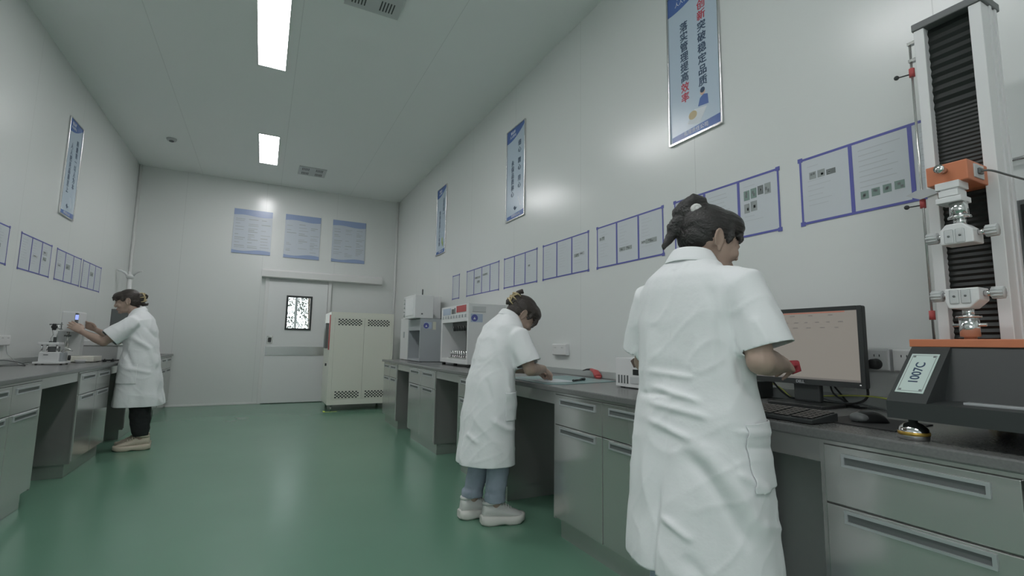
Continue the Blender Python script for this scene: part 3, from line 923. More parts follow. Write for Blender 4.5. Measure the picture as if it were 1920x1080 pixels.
# ------------------------------------------------------------------ right bench: cutting place of the bending woman
m = MB().prism([(1.50, 3.05), (1.50, 2.46), (1.60, 2.42), (2.05, 2.52), (2.05, 3.10)], HT + 0.0004, HT + 0.003, axis='z')
tag(m.build('cutting_mat', 'cutting_mat'), 'pale teal cutting mat lying on the right bench', 'cutting mat')
Zm = HT + 0.003
m = MB().prism([(1.565, 2.80), (1.56, 2.56), (1.77, 2.55), (1.775, 2.79)], Zm + 0.0004, Zm + 0.0012, axis='z')
tag(m.build('paper_sheet', 'paper'), 'white sheet of paper under the hands of the bending woman', 'paper')
o = thing('pen', 'black pen lying on the teal cutting mat', 'pen', (1.81, 2.60, Zm))
MB().cyl((1.745, 2.555, Zm + 0.007), (1.86, 2.63, Zm + 0.007), 0.0062).build('barrel', 'black_gloss', o)
MB().cyl((1.855, 2.627, Zm + 0.0085), (1.90, 2.656, Zm + 0.0085), 0.008).build('cap', 'black_paint', o)
MB().cyl((1.745, 2.555, Zm + 0.0085), (1.735, 2.549, Zm + 0.0085), 0.008, 0.005).build('tip', 'black_paint', o)
o = thing('red_clamp', 'small red tool with a black tip leaning at the wall behind the cutting mat', 'tool', (2.13, 2.87, HT))
MB().tube([(2.12, 2.80, HT + 0.014), (2.135, 2.85, HT + 0.045), (2.135, 2.90, HT + 0.058)], [(0.014, 0.03), (0.013, 0.026), (0.008, 0.015)], 12).build('grip', 'red_paint', o)
MB().tube([(2.135, 2.90, HT + 0.058), (2.13, 2.95, HT + 0.055), (2.125, 2.99, HT + 0.046)], [0.008, 0.006, 0.003], 8).build('tip', 'black_paint', o)
MB().cyl((2.12, 2.80, HT), (2.12, 2.80, HT + 0.02), 0.02).build('base', 'red_paint', o)

o = thing('sample_cutter_box', 'white metal box with dark slots behind the nearest woman', 'instrument', (1.93, 2.09, HT))
x0 = 1.80
MB().box(x0, 2.06, 1.90, 2.215, HT + 0.006, HT + 0.165, 0.004).build('housing', 'white_paint', o)
for k in range(4):
    MB().box(x0 - 0.0015, x0 + 0.001, 2.180 - k * 0.024, 2.192 - k * 0.024, HT + 0.025, HT + 0.07).build('vent_slot', 'dark_grey_paint', o)
MB().box(x0 - 0.0015, x0 + 0.001, 1.95, 2.07, HT + 0.075, HT + 0.105).build('display_window', 'black_gloss', o)
MB().box(x0 - 0.004, x0 + 0.001, 1.96, 2.09, HT + 0.03, HT + 0.065, 0.001).build('label_plate', 'pale_grey_paint', o)
m = MB().prism([(1.965, HT + 0.165), (2.06, HT + 0.165), (2.085, HT + 0.15), (2.06, HT + 0.115), (2.00, HT + 0.13)], x0 - 0.003, x0 + 0.0015, axis='x')
m.build('torn_sticker', 'bark', o)
for yy in (1.93, 2.19):
    for xx in (x0 + 0.03, 2.03):
        MB().cyl((xx, yy, HT), (xx, yy, HT + 0.008), 0.012).build('foot', 'black_rubber', o)

# ------------------------------------------------------------------ right bench: computer place
o = thing('computer_monitor', 'black computer monitor with a pale spreadsheet on the right bench', 'monitor', (2.0, 1.27, HT))
my0, my1, mz0, mz1, mx = 1.035, 1.535, 0.893, 1.208, 2.022
m = MB().box(mx, mx + 0.03, my0, my1, mz0, mz1, 0.006)
m.box(mx + 0.028, mx + 0.055, my0 + 0.08, my1 - 0.08, mz0 + 0.05, mz1 - 0.05, 0.01)
ho = m.build('housing', 'black_paint', o)
b = 0.017
m = MB().box(mx - 0.004, mx + 0.002, my0, my0 + b, mz0, mz1, 0.002).box(mx - 0.004, mx + 0.002, my1 - b, my1, mz0, mz1, 0.002)
m.box(mx - 0.0038, mx + 0.0018, my0 + b, my1 - b, mz0, mz0 + b * 1.3).box(mx - 0.0038, mx + 0.0018, my0 + b, my1 - b, mz1 - b, mz1)
bz = m.build('bezel', 'black_paint', o)
lettering([('DELL', 0.016, 0.0004, (mx - 0.0045, 1.285, mz0 + b * 0.62), (0, -1, 0), (0, 0, 1))], 'aluminium', bz, 'logo')
MB().cyl((mx - 0.005, my0 + 0.018, mz0 + 0.011), (mx - 0.003, my0 + 0.018, mz0 + 0.011), 0.0045).build('power_button', 'chrome', bz)
m = MB().box(mx - 0.0012, mx + 0.001, my0 + b, my1 - b, mz0 + b * 1.3, mz1 - b)
sc = m.build('screen', 'screen_lit', o)
m = MB().box(mx - 0.0018, mx - 0.0011, my0 + 0.06, my1 - b, mz1 - b - 0.006, mz1 - b - 0.001)
m.build('title_bar', 'screen_bar', sc)
m = MB()
rnd = random.Random(11)
for zz, n in ((mz1 - 0.034, 5), (mz1 - 0.062, 9), (mz1 - 0.084, 7)):
    for k in range(n):
        y = my1 - b - 0.04 - k * (0.40 / n)
        m.box(mx - 0.0018, mx - 0.0011, y - rnd.uniform(0.012, 0.022), y, zz, zz + 0.004)
m.box(mx - 0.0018, mx - 0.0011, my0 + b, my1 - b, mz0 + b * 1.3, mz0 + b * 1.3 + 0.008)
m.build('screen_text', 'screen_text', sc)
MB().box(mx + 0.01, mx + 0.04, 1.215, 1.325, HT + 0.012, 1.0, 0.008).build('stand_neck', 'black_paint', o)
MB().prism([(1.918, 1.145), (1.918, 1.365), (1.93, 1.375), (2.075, 1.375), (2.085, 1.36), (2.085, 1.15), (2.075, 1.14), (1.93, 1.135)], HT, HT + 0.013, axis='z', bev=0.003).build('stand_base', 'black_gloss', o)

o = thing('desktop_computer', 'small black desktop computer beside the nearest woman\'s hand, under the monitor', 'computer', (2.06, 1.62, HT))
MB().box(1.975, 2.15, 1.50, 1.74, HT + 0.004, HT + 0.078, 0.004).build('case', 'black_paint', o)
for k in range(3):
    MB().box(1.973, 1.977, 1.505, 1.735, HT + 0.017 + k * 0.02, HT + 0.020 + k * 0.02).build('front_groove', 'black_gloss', o)
for yy in (1.53, 1.71):
    MB().box(1.99, 2.13, yy - 0.008, yy + 0.008, HT, HT + 0.006).build('foot', 'black_rubber', o)

o = thing('keyboard', 'black computer keyboard in front of the monitor', 'keyboard', (1.575, 1.145, HT))
MB().prism([(1.508, HT + 0.002), (1.645, HT + 0.002), (1.645, HT + 0.026), (1.64, HT + 0.029), (1.512, HT + 0.015), (1.508, HT + 0.012)], 0.93, 1.37, axis='y', bev=0.002).build('case', 'black_paint', o)
def keyrow(y0, y1, n, i):
    m = MB()
    x = 1.518 + i * 0.0205
    z = HT + 0.0145 + (x - 1.512) * 0.109
    step = (y1 - y0) / n
    for k in range(n):
        t_ = Matrix.Translation((x + 0.009, 0, z)) @ Matrix.Rotation(-0.109, 4, 'Y')
        m.box(-0.0085, 0.0085, y0 + k * step + 0.001, y0 + (k + 1) * step - 0.001, 0.0, 0.0055, 0.0012, M=t_, seg=1)
    return m
for i in range(6):
    keyrow(0.935, 1.005, 4, i).build('key_row', 'black_gloss', o)
    keyrow(1.012, 1.065, 3, i).build('key_row', 'black_gloss', o)
    keyrow(1.072, 1.362, 15, i).build('key_row', 'black_gloss', o)
for yy in (0.95, 1.35):
    MB().box(1.63, 1.642, yy - 0.01, yy + 0.01, HT, HT + 0.006).build('foot', 'black_rubber', o)

m = MB().prism([(1.620, 0.985), (1.612, 0.760), (1.868, 0.775), (1.875, 1.0)], HT + 0.0003, HT + 0.0033, axis='z')
tag(m.build('mouse_pad', 'black_rubber'), 'black mouse pad on the worktop under the mouse', 'mouse pad')
o = thing('computer_mouse', 'black and grey computer mouse on the black pad', 'mouse', (1.735, 0.885, HT + 0.0035), rz=R(150))
rings = []
for k in range(15):
    s = k / 14
    x = -0.054 + 0.108 * s
    wv = 0.031 * (max(0.02, 1 - (2 * s - 1) ** 4)) ** 0.5 * (1 - 0.10 * math.sin(s * PI))
    hv = 0.037 * (max(0.02, 1 - abs(2 * (s ** 1.2) - 1) ** 2.6)) ** 0.6
    rings.append([(x, wv * math.cos(a), max(0, hv * math.sin(a)) if math.sin(a) > 0 else 0.0) for a in [2 * PI * j / 24 for j in range(24)]])
MB().loft(rings).build('shell', 'black_gloss', o, local=True)
MB().ell((0.030, 0, 0.012), (0.028, 0.0285, 0.018)).build('button_plate', 'dark_grey_paint', o, local=True)
MB().cyl((0.024, -0.004, 0.027), (0.024, 0.004, 0.027), 0.008).build('scroll_wheel', 'black_rubber', o, local=True)

def cable(name, pts, r, mt, label, smooth=4, parent=None):
    P = [Vector(p) for p in pts]
    out = []
    for i in range(len(P) - 1):
        p0, p1, p2, p3 = P[max(i - 1, 0)], P[i], P[i + 1], P[min(i + 2, len(P) - 1)]
        for k in range(smooth):
            t = k / smooth
            out.append(0.5 * ((2 * p1) + (p2 - p0) * t + (2 * p0 - 5 * p1 + 4 * p2 - p3) * t * t + (3 * p1 - p0 - 3 * p2 + p3) * t ** 3))
    out.append(P[-1])
    ob = MB().tube(out, r, 8).build(name, mt, parent)
    if parent is None:
        tag(ob, label, 'cable')
    return ob
o = thing('power_cord', 'black power cord plugged into the wall socket right of the monitor', 'cable', (XR, 1.057, 0.985))
MB().cyl((XR - 0.036, 1.057, 0.985), (XR - 0.075, 1.057, 0.985), 0.021, 0.019, bev=0.004).build('plug', 'black_rubber', o)
cable('cord', [(XR - 0.065, 1.062, 0.98), (XR - 0.078, 1.075, 0.955), (XR - 0.06, 1.085, 0.90), (XR - 0.055, 1.09, 0.855), (XR - 0.07, 1.12, HT + 0.02), (XR - 0.09, 1.20, HT + 0.006), (XR - 0.075, 1.33, HT + 0.006)], 0.0045, 'black_rubber', '', 5, o)
cable('cable', [(2.10, 1.08, HT + 0.006), (2.13, 1.15, HT + 0.006), (2.145, 1.20, 0.86), (2.12, 1.22, 0.90), (2.10, 1.20, 0.86), (2.12, 1.16, HT + 0.01), (2.14, 1.28, HT + 0.01), (2.10, 1.38, HT + 0.012)], 0.0035, 'black_rubber', 'looped thin black cable behind the monitor stand')
cable('cable', [(2.05, 1.44, 0.905), (2.075, 1.42, 0.86), (2.09, 1.39, 0.83), (2.09, 1.36, HT + 0.015), (2.11, 1.25, HT + 0.006), (2.13, 1.12, HT + 0.005)], 0.004, 'black_rubber', 'thick black cable hanging from the monitor behind the stand')
cable('cable', [(2.06, 1.36, 0.91), (2.085, 1.32, 0.865), (2.10, 1.22, 0.83), (2.12, 1.10, HT + 0.015), (2.10, 1.0, HT + 0.004)], 0.003, 'dark_grey_paint', 'grey cable crossing behind the monitor stand')
cable('network_cable', [(2.155, 1.60, HT + 0.10), (2.155, 1.47, HT + 0.05), (2.14, 1.40, HT + 0.01), (2.13, 1.30, HT + 0.028), (2.12, 1.10, HT + 0.050), (2.10, 0.98, HT + 0.045), (2.06, 0.85, HT + 0.03), (2.0, 0.74, HT + 0.02)], 0.003, 'yellow_wire', 'thin yellow cable along the wall behind the monitor')
# ------------------------------------------------------------------ tensile testing machine
o = thing('tensile_tester', 'tall tensile testing machine with a white column and black base on the right bench', 'testing machine', (1.85, 0.45, HT))
yl, yr = 0.722, 0.08
fx = 1.50
# base: lower lip, sloping cheeks, recessed sloping front
prof = [(fx, 0.862), (fx, 0.906), (1.655, 1.050), (2.12, 1.050), (2.12, 0.862)]
m = MB()
m.prism(prof, yl - 0.088, yl, axis='y')
m.prism(prof, yr, yr + 0.088, axis='y')
m.prism([(fx, 0.862), (fx, 0.906), (1.600, 0.912), (1.66, 1.050), (2.12, 1.050), (2.12, 0.862)], yr + 0.088, yl - 0.088, axis='y')
bs = m.build('base', 'black_paint', o)
m = MB().box(1.545, 1.575, yr + 0.10, yl - 0.145, 0.9085, 0.9145, 0.001)
m.build('ledge_strip', 'aluminium', bs)
# inventory plate on the sloping cheek
e1 = Vector((0.155, 0, 0.144)).normalized()          # up the slope
nrm = Vector((-0.144, 0, 0.155)).normalized()
c0 = Vector((fx, yl - 0.042, 0.906)) + e1 * 0.1065 + nrm * 0.0006
def slope_box(a0, a1, b0, b1, t0, t1):
    T = Matrix(((e1.x, 0, nrm.x, c0.x), (e1.y, -1, nrm.y, c0.y), (e1.z, 0, nrm.z, c0.z), (0, 0, 0, 1)))
    return MB().box(a0, a1, b0, b1, t0, t1, M=T), T
mm, T = slope_box(-0.074, 0.074, -0.0315, 0.0315, 0, 0.0015)
lp = mm.build('number_plate', 'label_pale', o)
mm = MB()
for a0, a1, b0, b1 in ((-0.068, 0.068, -0.0275, -0.0265), (-0.068, 0.068, 0.0265, 0.0275), (-0.068, -0.067, -0.0275, 0.0275), (0.067, 0.068, -0.0275, 0.0275)):
    mm.box(a0, a1, b0, b1, 0.0015, 0.0018, M=T)
for a0 in (-0.066, 0.060):
    for b0 in (-0.0255, 0.0195):
        mm.box(a0, a0 + 0.006, b0, b0 + 0.006, 0.0015, 0.0018, M=T)
mm.build('border_line', 'print_dark', lp)
pc = c0 + nrm * 0.0022
lettering([('1007C', 0.030, 0.0003, pc, e1, nrm.cross(e1))], 'ink_navy', lp)
MB().box(1.655, 2.12, yr, yl + 0.006, 1.050, 1.0715, 0.002).build('table_plate', 'orange_paint', o)
def lev_foot(x, y):
    m = MB().lathe([(0, 0), (0.030, 0), (0.033, 0.004), (0.033, 0.012)], Matrix.Translation((x, y, HT)))
    f = m.build('foot', 'steel_bright', o)
    MB().lathe([(0.033, 0.012), (0.0345, 0.013), (0.0345, 0.020), (0.033, 0.021)], Matrix.Translation((x, y, HT))).build('foot_ring', 'brass', f)
    MB().lathe([(0.033, 0.021), (0.031, 0.030), (0.020, 0.040), (0.010, 0.044), (0.010, 0.056), (0, 0.056)], Matrix.Translation((x, y, HT))).build('foot_dome', 'chrome', f)
lev_foot(1.535, 0.680); lev_foot(1.535, 0.14); lev_foot(2.07, 0.680); lev_foot(2.07, 0.14)
MB().box(1.72, 1.95, 0.28, 0.44, HT + 0.012, 0.862, 0.01).build('gear_housing', 'black_rubber', o)
# column
cf, cb = 1.85, 1.962
k0, k1 = 0.565, 0.735
m = MB().box(cf, cb, k1 - 0.028, k1, 1.0715, 2.085, 0.002).box(cf, cb, k0, k0 + 0.030, 1.0715, 2.085, 0.002)
m.box(cb - 0.03, cb - 0.001, k0 + 0.002, k1 - 0.002, 1.0716, 2.0848)
m.box(cf + 0.05, cf + 0.062, k0 - 0.004, k0, 1.0715, 2.085).box(cf + 0.085, cf + 0.097, k0 - 0.004, k0, 1.0715, 2.085)
co = m.build('column', 'white_paint', o)
MB().box(cf - 0.004, cb + 0.004, k0 - 0.006, k1 + 0.004, 2.085, 2.110, 0.003).build('column_cap', 'dark_grey_paint', o)
def bellows(za, zb, pitch, depth, name):
    pts = []
    n = max(2, int((zb - za) / pitch))
    for i in range(n):
        z = za + (zb - za) * i / n
        pts += [(cf + 0.030, z), (cf + 0.030 - depth, z + (zb - za) / n * 0.40)]
    pts += [(cf + 0.030, zb), (cf + 0.05, zb), (cf + 0.05, za)]
    MB().prism(pts, k0 + 0.030, k1 - 0.028, axis='y').build(name, 'bellows', o)
bellows(1.800, 2.084, 0.027, 0.007, 'bellows')
bellows(1.585, 1.800, 0.012, 0.0025, 'bellows')
bellows(1.0716, 1.545, 0.017, 0.006, 'bellows')
# crosshead
m = MB().box(1.725, cf + 0.03, 0.588, 0.684, 1.520, 1.578, 0.003)
ch = m.build('crosshead', 'orange_paint', o)
MB().cyl((1.727, 0.640, 1.557), (1.700, 0.640, 1.557), 0.009).cyl((1.700, 0.640, 1.557), (1.690, 0.640, 1.557), 0.012).build('locking_screw', 'chrome', ch)
MB().box(1.76, 1.82, 0.5845, 0.589, 1.530, 1.570, 0.002).build('connector_plate', 'pale_grey_paint', ch)
MB().box(1.775, 1.80, 0.578, 0.5848, 1.541, 1.558, 0.002).build('connector', 'dark_grey_paint', ch)
m = MB().box(1.715, 1.775, 0.606, 0.662, 1.500, 1.521, 0.002).box(1.715, 1.770, 0.610, 0.655, 1.478, 1.496, 0.002).box(1.72, 1.765, 0.612, 0.652, 1.490, 1.505)
m.box(1.712, 1.775, 0.603, 0.662, 1.460, 1.476, 0.002).box(1.72, 1.765, 0.612, 0.652, 1.472, 1.482)
m.build('load_cell', 'white_paint', o)
GY, GX = 0.621, 1.742
m = MB().lathe([(0, 0), (0.021, 0), (0.021, 0.040), (0, 0.040)], Matrix.Translation((GX, GY, 1.420)))
m.lathe([(0, 0), (0.026, 0), (0.026, 0.006), (0, 0.006)], Matrix.Translation((GX, GY, 1.414))).lathe([(0, 0), (0.014, 0), (0.014, 0.022), (0, 0.022)], Matrix.Translation((GX, GY, 1.394)))
m.build('upper_coupling', 'chrome', o)
def grip(z0, z1, up, name):
    m = MB()
    hw = 0.037
    if up: ol = [(GY - hw, z0), (GY + hw, z0), (GY + hw, z0 + 0.040), (GY + 0.022, z1), (GY - 0.014, z1), (GY - hw, z1 - 0.022)]
    else: ol = [(GY - hw, z1), (GY + hw, z1), (GY + hw, z1 - 0.040), (GY + 0.030, z0), (GY - 0.014, z0), (GY - hw, z0 + 0.022)]
    m.prism(ol, GX - 0.032, GX + 0.032, axis='x', bev=0.003)
    g_ = m.build(name, 'white_paint', o)
    zc = (z0 + z1) / 2 + (-0.006 if up else 0.006)
    for yy in (GY + 0.016, GY - 0.009):
        b_ = MB().box(GX - 0.0345, GX - 0.031, yy - 0.0105, yy + 0.0105, zc - 0.021, zc + 0.019, 0.003).build('jaw_plate', 'pale_grey_paint', g_)
        MB().cyl((GX - 0.0345, yy, zc), (GX - 0.0358, yy, zc), 0.003, n=10).build('screw', 'dark_grey_paint', b_)
    for s in (1, -1):
        yk = GY + s * hw
        MB().cyl((GX, yk, zc + 0.006), (GX, yk + s * 0.018, zc + 0.006), 0.008).build('spindle', 'chrome', g_)
        prof = []
        MBk = MB()
        for k in range(10):
            a = 2 * PI * k / 10
            MBk.cyl((GX + 0.0125 * math.cos(a), yk + s * 0.017, zc + 0.006 + 0.0125 * math.sin(a)), (GX + 0.0125 * math.cos(a), yk + s * 0.041, zc + 0.006 + 0.0125 * math.sin(a)), 0.0045, n=8)
        MBk.cyl((GX, yk + s * 0.016, zc + 0.006), (GX, yk + s * 0.042, zc + 0.006), 0.014, n=20, bev=0.002)
        MBk.build('hand_wheel', 'pale_grey_paint', g_)
grip(1.338, 1.396, True, 'upper_grip')
grip(1.157, 1.213, False, 'lower_grip')
m = MB().lathe([(0, 0), (0.013, 0), (0.013, 0.026), (0, 0.026)], Matrix.Translation((GX, GY, 1.135)))
m.lathe([(0, 0), (0.028, 0), (0.028, 0.005), (0, 0.005)], Matrix.Translation((GX, GY, 1.132)))
m.lathe([(0, 0), (0.014, 0), (0.014, 0.008), (0.022, 0.009), (0.022, 0.0605), (0, 0.0605)], Matrix.Translation((GX, GY, 1.0712)))
m.build('lower_coupling', 'chrome', o)
MB().cyl((GX, GY - 0.036, 1.112), (GX, GY + 0.036, 1.112), 0.0045).build('coupling_pin', 'chrome', o)
# limit rod with switches left of the column
m = MB().cyl((1.862, 0.752, 1.0715), (1.862, 0.752, 2.06), 0.0035, n=10).box(1.855, 1.87, 0.733, 0.757, 2.05, 2.06).box(1.855, 1.87, 0.733, 0.757, 1.99, 2.0)
rd = m.build('limit_rod', 'steel', o)
for z in (1.955, 1.508, 1.150):
    MB().cyl((1.862, 0.752, z - 0.014), (1.862, 0.752, z + 0.014), 0.008).build('limit_collar', 'red_paint', rd)
    if z > 1.2:
        MB().cyl((1.862, 0.752, z - 0.004), (1.845, 0.785, z - 0.006), 0.0022, n=8).ell((1.843, 0.788, z - 0.006), 0.0075, 12).build('limit_lever', 'black_paint', rd)
MB().prism([(0.700, 1.545), (0.758, 1.552), (0.790, 1.541), (0.752, 1.520), (0.700, 1.530)], 1.846, 1.849, axis='x').build('pointer', 'aluminium', ch)
cable('sensor_cable', [(1.785, 0.582, 1.549), (1.79, 0.56, 1.545), (1.86, 0.54, 1.535), (1.95, 0.50, 1.515), (2.02, 0.44, 1.50), (2.05, 0.36, 1.46)], 0.003, 'dark_grey_paint', '', 5, o)
# dark display unit of the machine at the right edge of the frame
du = MB().box(2.045, 2.10, 0.30, 0.600, 1.25, 1.505, 0.006).build('display_unit', 'dark_grey_paint', o)
MB().box(2.042, 2.046, 0.32, 0.582, 1.30, 1.49, 0.002).build('screen', 'black_gloss', du)
MB().box(2.06, 2.09, 0.42, 0.48, 1.0715, 1.26).build('post', 'dark_grey_paint', du)

# ------------------------------------------------------------------ left bench
o = thing('crockmeter', 'white instrument with a stand and dark star knob on top, on the left bench', 'instrument', (-1.60, 5.42, HT))
B = HT
MB().box(-1.73, -1.44, 5.30, 5.56, B + 0.010, B + 0.026, 0.004).build('base_plate', 'white_paint', o)
MB().box(-1.69, -1.50, 5.33, 5.53, B + 0.026, B + 0.105, 0.005).build('motor_housing', 'white_paint', o)
MB().box(-1.50, -1.47, 5.36, 5.52, B + 0.026, B + 0.10, 0.003).build('side_cover', 'grey_paint', o)
MB().box(-1.645, -1.60, 5.327, 5.3302, B + 0.080, B + 0.086).build('label_strip', 'dark_grey_paint', o)
for xx in (-1.675, -1.625, -1.53):
    MB().cyl((xx, 5.36, B + 0.105), (xx, 5.36, B + 0.165), 0.010).build('pillar', 'chrome', o)
MB().box(-1.64, -1.54, 5.38, 5.50, B + 0.105, B + 0.150, 0.004).build('inner_block', 'dark_grey_paint', o)
tp = MB().box(-1.71, -1.515, 5.33, 5.53, B + 0.165, B + 0.185, 0.004).build('top_plate', 'white_paint', o)
MB().tube([(-1.625, 5.46, B + 0.185), (-1.63, 5.46, B + 0.22), (-1.615, 5.46, B + 0.25), (-1.63, 5.46, B + 0.30)], 0.0045, 8).cyl((-1.575, 5.46, B + 0.185), (-1.575, 5.46, B + 0.33), 0.006).build('stand', 'steel', o)
MB().box(-1.60, -1.57, 5.43, 5.45, B + 0.185, B + 0.23, 0.003).box(-1.64, -1.61, 5.44, 5.47, B + 0.185, B + 0.195).build('stand_clamp', 'black_paint', o)
m = MB()
for k in range(6):
    a = 2 * PI * k / 6
    m.ell((-1.61 + 0.018 * math.cos(a), 5.455, B + 0.315 + 0.018 * math.sin(a)), (0.013, 0.012, 0.013), 10)
m.ell((-1.61, 5.455, B + 0.315), (0.022, 0.014, 0.022), 12)
m.build('star_knob', 'black_rubber', o)
MB().cyl((-1.66, 5.46, B + 0.335), (-1.53, 5.46, B + 0.338), 0.004).cyl((-1.545, 5.46, B + 0.30), (-1.545, 5.46, B + 0.355), 0.006).cyl((-1.575, 5.46, B + 0.30), (-1.53, 5.46, B + 0.297), 0.004).build('cross_arm', 'dark_grey_paint', o)
MB().tube([(-1.50, 5.42, B + 0.10), (-1.47, 5.42, B + 0.14), (-1.43, 5.43, B + 0.125), (-1.40, 5.43, B + 0.115)], [0.012, 0.010, 0.008, 0.005], 8).build('swing_arm', 'steel', o)
for xx in (-1.70, -1.47):
    for yy in (5.33, 5.53):
        MB().cyl((xx, yy, B), (xx, yy, B + 0.012), 0.012).build('foot', 'black_rubber', o)
MB().lathe([(0, 0), (0.022, 0), (0.022, 0.02), (0, 0.022)], Matrix.Translation((-1.455, 5.50, B + 0.055)) @ Matrix.Rotation(PI / 2, 4, 'Y')).build('dial', 'black_rubber', o)

crock = [x for x in C.objects if x.name == 'crockmeter'][0]
crock.scale = (0.68, 0.68, 1.0)
crock.location.x += 0.035
o = thing('sample_dish', 'small white dish beside the white bench instrument on the left bench', 'dish', (-1.44, 5.74, B))
MB().lathe([(0, 0), (0.03, 0), (0.045, 0.028), (0.041, 0.028), (0.028, 0.005), (0, 0.005)], Matrix.Translation((-1.455, 5.76, B))).build('bowl', 'white_paint', o)

o = thing('thickness_tester', 'pale instrument head with a small lit blue screen held by the woman on the left', 'instrument', (-1.60, 5.90, B))
MB().box(-1.76, -1.38, 5.84, 6.10, B + 0.006, B + 0.055, 0.004).build('base', 'beige_paint', o)
MB().box(-1.70, -1.52, 5.97, 6.06, B + 0.055, 1.10, 0.006).build('column', 'pale_grey_paint', o)
hd = MB().box(-1.635, -1.52, 5.80, 6.06, 1.09, 1.275, 0.01).build('head', 'white_paint', o)
MB().box(-1.5385, -1.5188, 5.796, 5.83, 1.15, 1.26, 0.002).build('display_bezel', 'dark_grey_paint', hd)
MB().box(-1.536, -1.5180, 5.7945, 5.82, 1.20, 1.245, 0.001).build('display', 'screen_blue', hd)
m = MB().cyl((-1.60, 5.90, 0.93), (-1.60, 5.90, 1.09), 0.012).cyl((-1.60, 5.90, 0.915), (-1.60, 5.90, 0.93), 0.020)
m.build('plunger', 'steel', o)
MB().box(-1.625, -1.575, 5.885, 5.90, 1.045, 1.06).build('collar', 'dark_grey_paint', o)
for xx in (-1.74, -1.40):
    for yy in (5.87, 6.07):
        MB().cyl((xx, yy, B), (xx, yy, B + 0.008), 0.012).build('foot', 'black_rubber', o)

o = thing('balance_scale', 'pale laboratory instrument with a flat lid on the left bench in front of the woman', 'instrument', (-1.46, 6.42, B))
MB().box(-1.62, -1.30, 6.28, 6.58, B + 0.008, B + 0.15, 0.008).build('housing', 'pale_grey_paint', o)
MB().box(-1.63, -1.29, 6.27, 6.59, B + 0.15, B + 0.205, 0.008).build('lid', 'white_paint', o)
m = MB().cyl((-1.645, 6.26, B + 0.20), (-1.645, 6.25, B + 0.20), 0.024).build('dial', 'black_rubber', o)
MB().box(-1.66, -1.63, 6.255, 6.30, B + 0.10, B + 0.20, 0.004).build('dial_bracket', 'pale_grey_paint', o)
for xx in (-1.60, -1.32):
    for yy in (6.30, 6.56):
        MB().cyl((xx, yy, B), (xx, yy, B + 0.010), 0.012).build('foot', 'black_rubber', o)

for (xx, yy, lb) in ((-1.34, 6.02, 'left of two small black weights on the left bench'), (-1.29, 6.08, 'right of two small black weights on the left bench')):
    o = thing('weight', lb, 'weight', (xx, yy, B), 'small black weights on the left bench')
    MB().lathe([(0, 0), (0.016, 0), (0.016, 0.016), (0.006, 0.02), (0.006, 0.026), (0, 0.027)], Matrix.Translation((xx, yy, B)), 14).build('body', 'black_paint', o)

o = thing('light_cabinet', 'dark open box instrument on the left bench behind the woman\'s face', 'instrument', (-1.445, 7.2, B))
m = MB().box(-1.56, -1.33, 7.06, 7.08, B + 0.006, 1.37).box(-1.56, -1.33, 7.34, 7.36, B + 0.006, 1.37).box(-1.555, -1.535, 7.081, 7.339, B + 0.008, 1.352)
m.box(-1.559, -1.331, 7.061, 7.359, 1.35, 1.369).box(-1.559, -1.331, 7.061, 7.359, B + 0.007, B + 0.03)
m.build('shell', 'dark_grey_paint', o)
MB().box(-1.54, -1.34, 7.08, 7.34, 1.10, 1.115).build('shelf', 'grey_paint', o)
MB().box(-1.36, -1.328, 7.055, 7.10, 1.15, 1.35).build('front_frame', 'pale_grey_paint', o)

cable('cable', [(-1.80, 5.05, B + 0.006), (-1.73, 5.0, B + 0.05), (-1.66, 5.08, B + 0.035), (-1.64, 5.18, B + 0.006), (-1.70, 5.20, B + 0.006), (-1.76, 5.10, B + 0.006)], 0.004, 'dark_grey_paint', 'dark looped cable at the left edge of the left bench')
cable('cable', [(-1.845, 5.41, 0.966), (-1.84, 5.43, 0.90), (-1.82, 5.45, B + 0.06), (-1.78, 5.48, B + 0.006), (-1.72, 5.50, B + 0.005)], 0.003, 'pale_grey_paint', 'thin pale cable hanging from the left wall socket')

# ------------------------------------------------------------------ people
def sring(cx, cy, z, rx, ry, n=40, e=2.3, tilt=0.0, rb=None):
    """horizontal super-ellipse ring; rx front radius, rb back radius; tilt = slope of the ring dz/dx"""
    out = []
    for k in range(n):
        a = 2 * PI * k / n
        c_, s_ = math.cos(a), math.sin(a)
        r_ = (abs(c_) ** e + abs(s_) ** e) ** (-1 / e)
        ax = rx if (c_ >= 0 or rb is None) else rb
        x, y = c_ * r_ * ax, s_ * r_ * ry
        out.append((cx + x, cy + y, z + tilt * x))
    return out

def interp(tab, z):
    if z <= tab[0][0]: return tab[0][1:]
    for a, b in zip(tab[:-1], tab[1:]):
        if z <= b[0]:
            t = (z - a[0]) / (b[0] - a[0])
            t = t * t * (3 - 2 * t)
            return tuple(p + (q - p) * t for p, q in zip(a[1:], b[1:]))
    return tab[-1][1:]

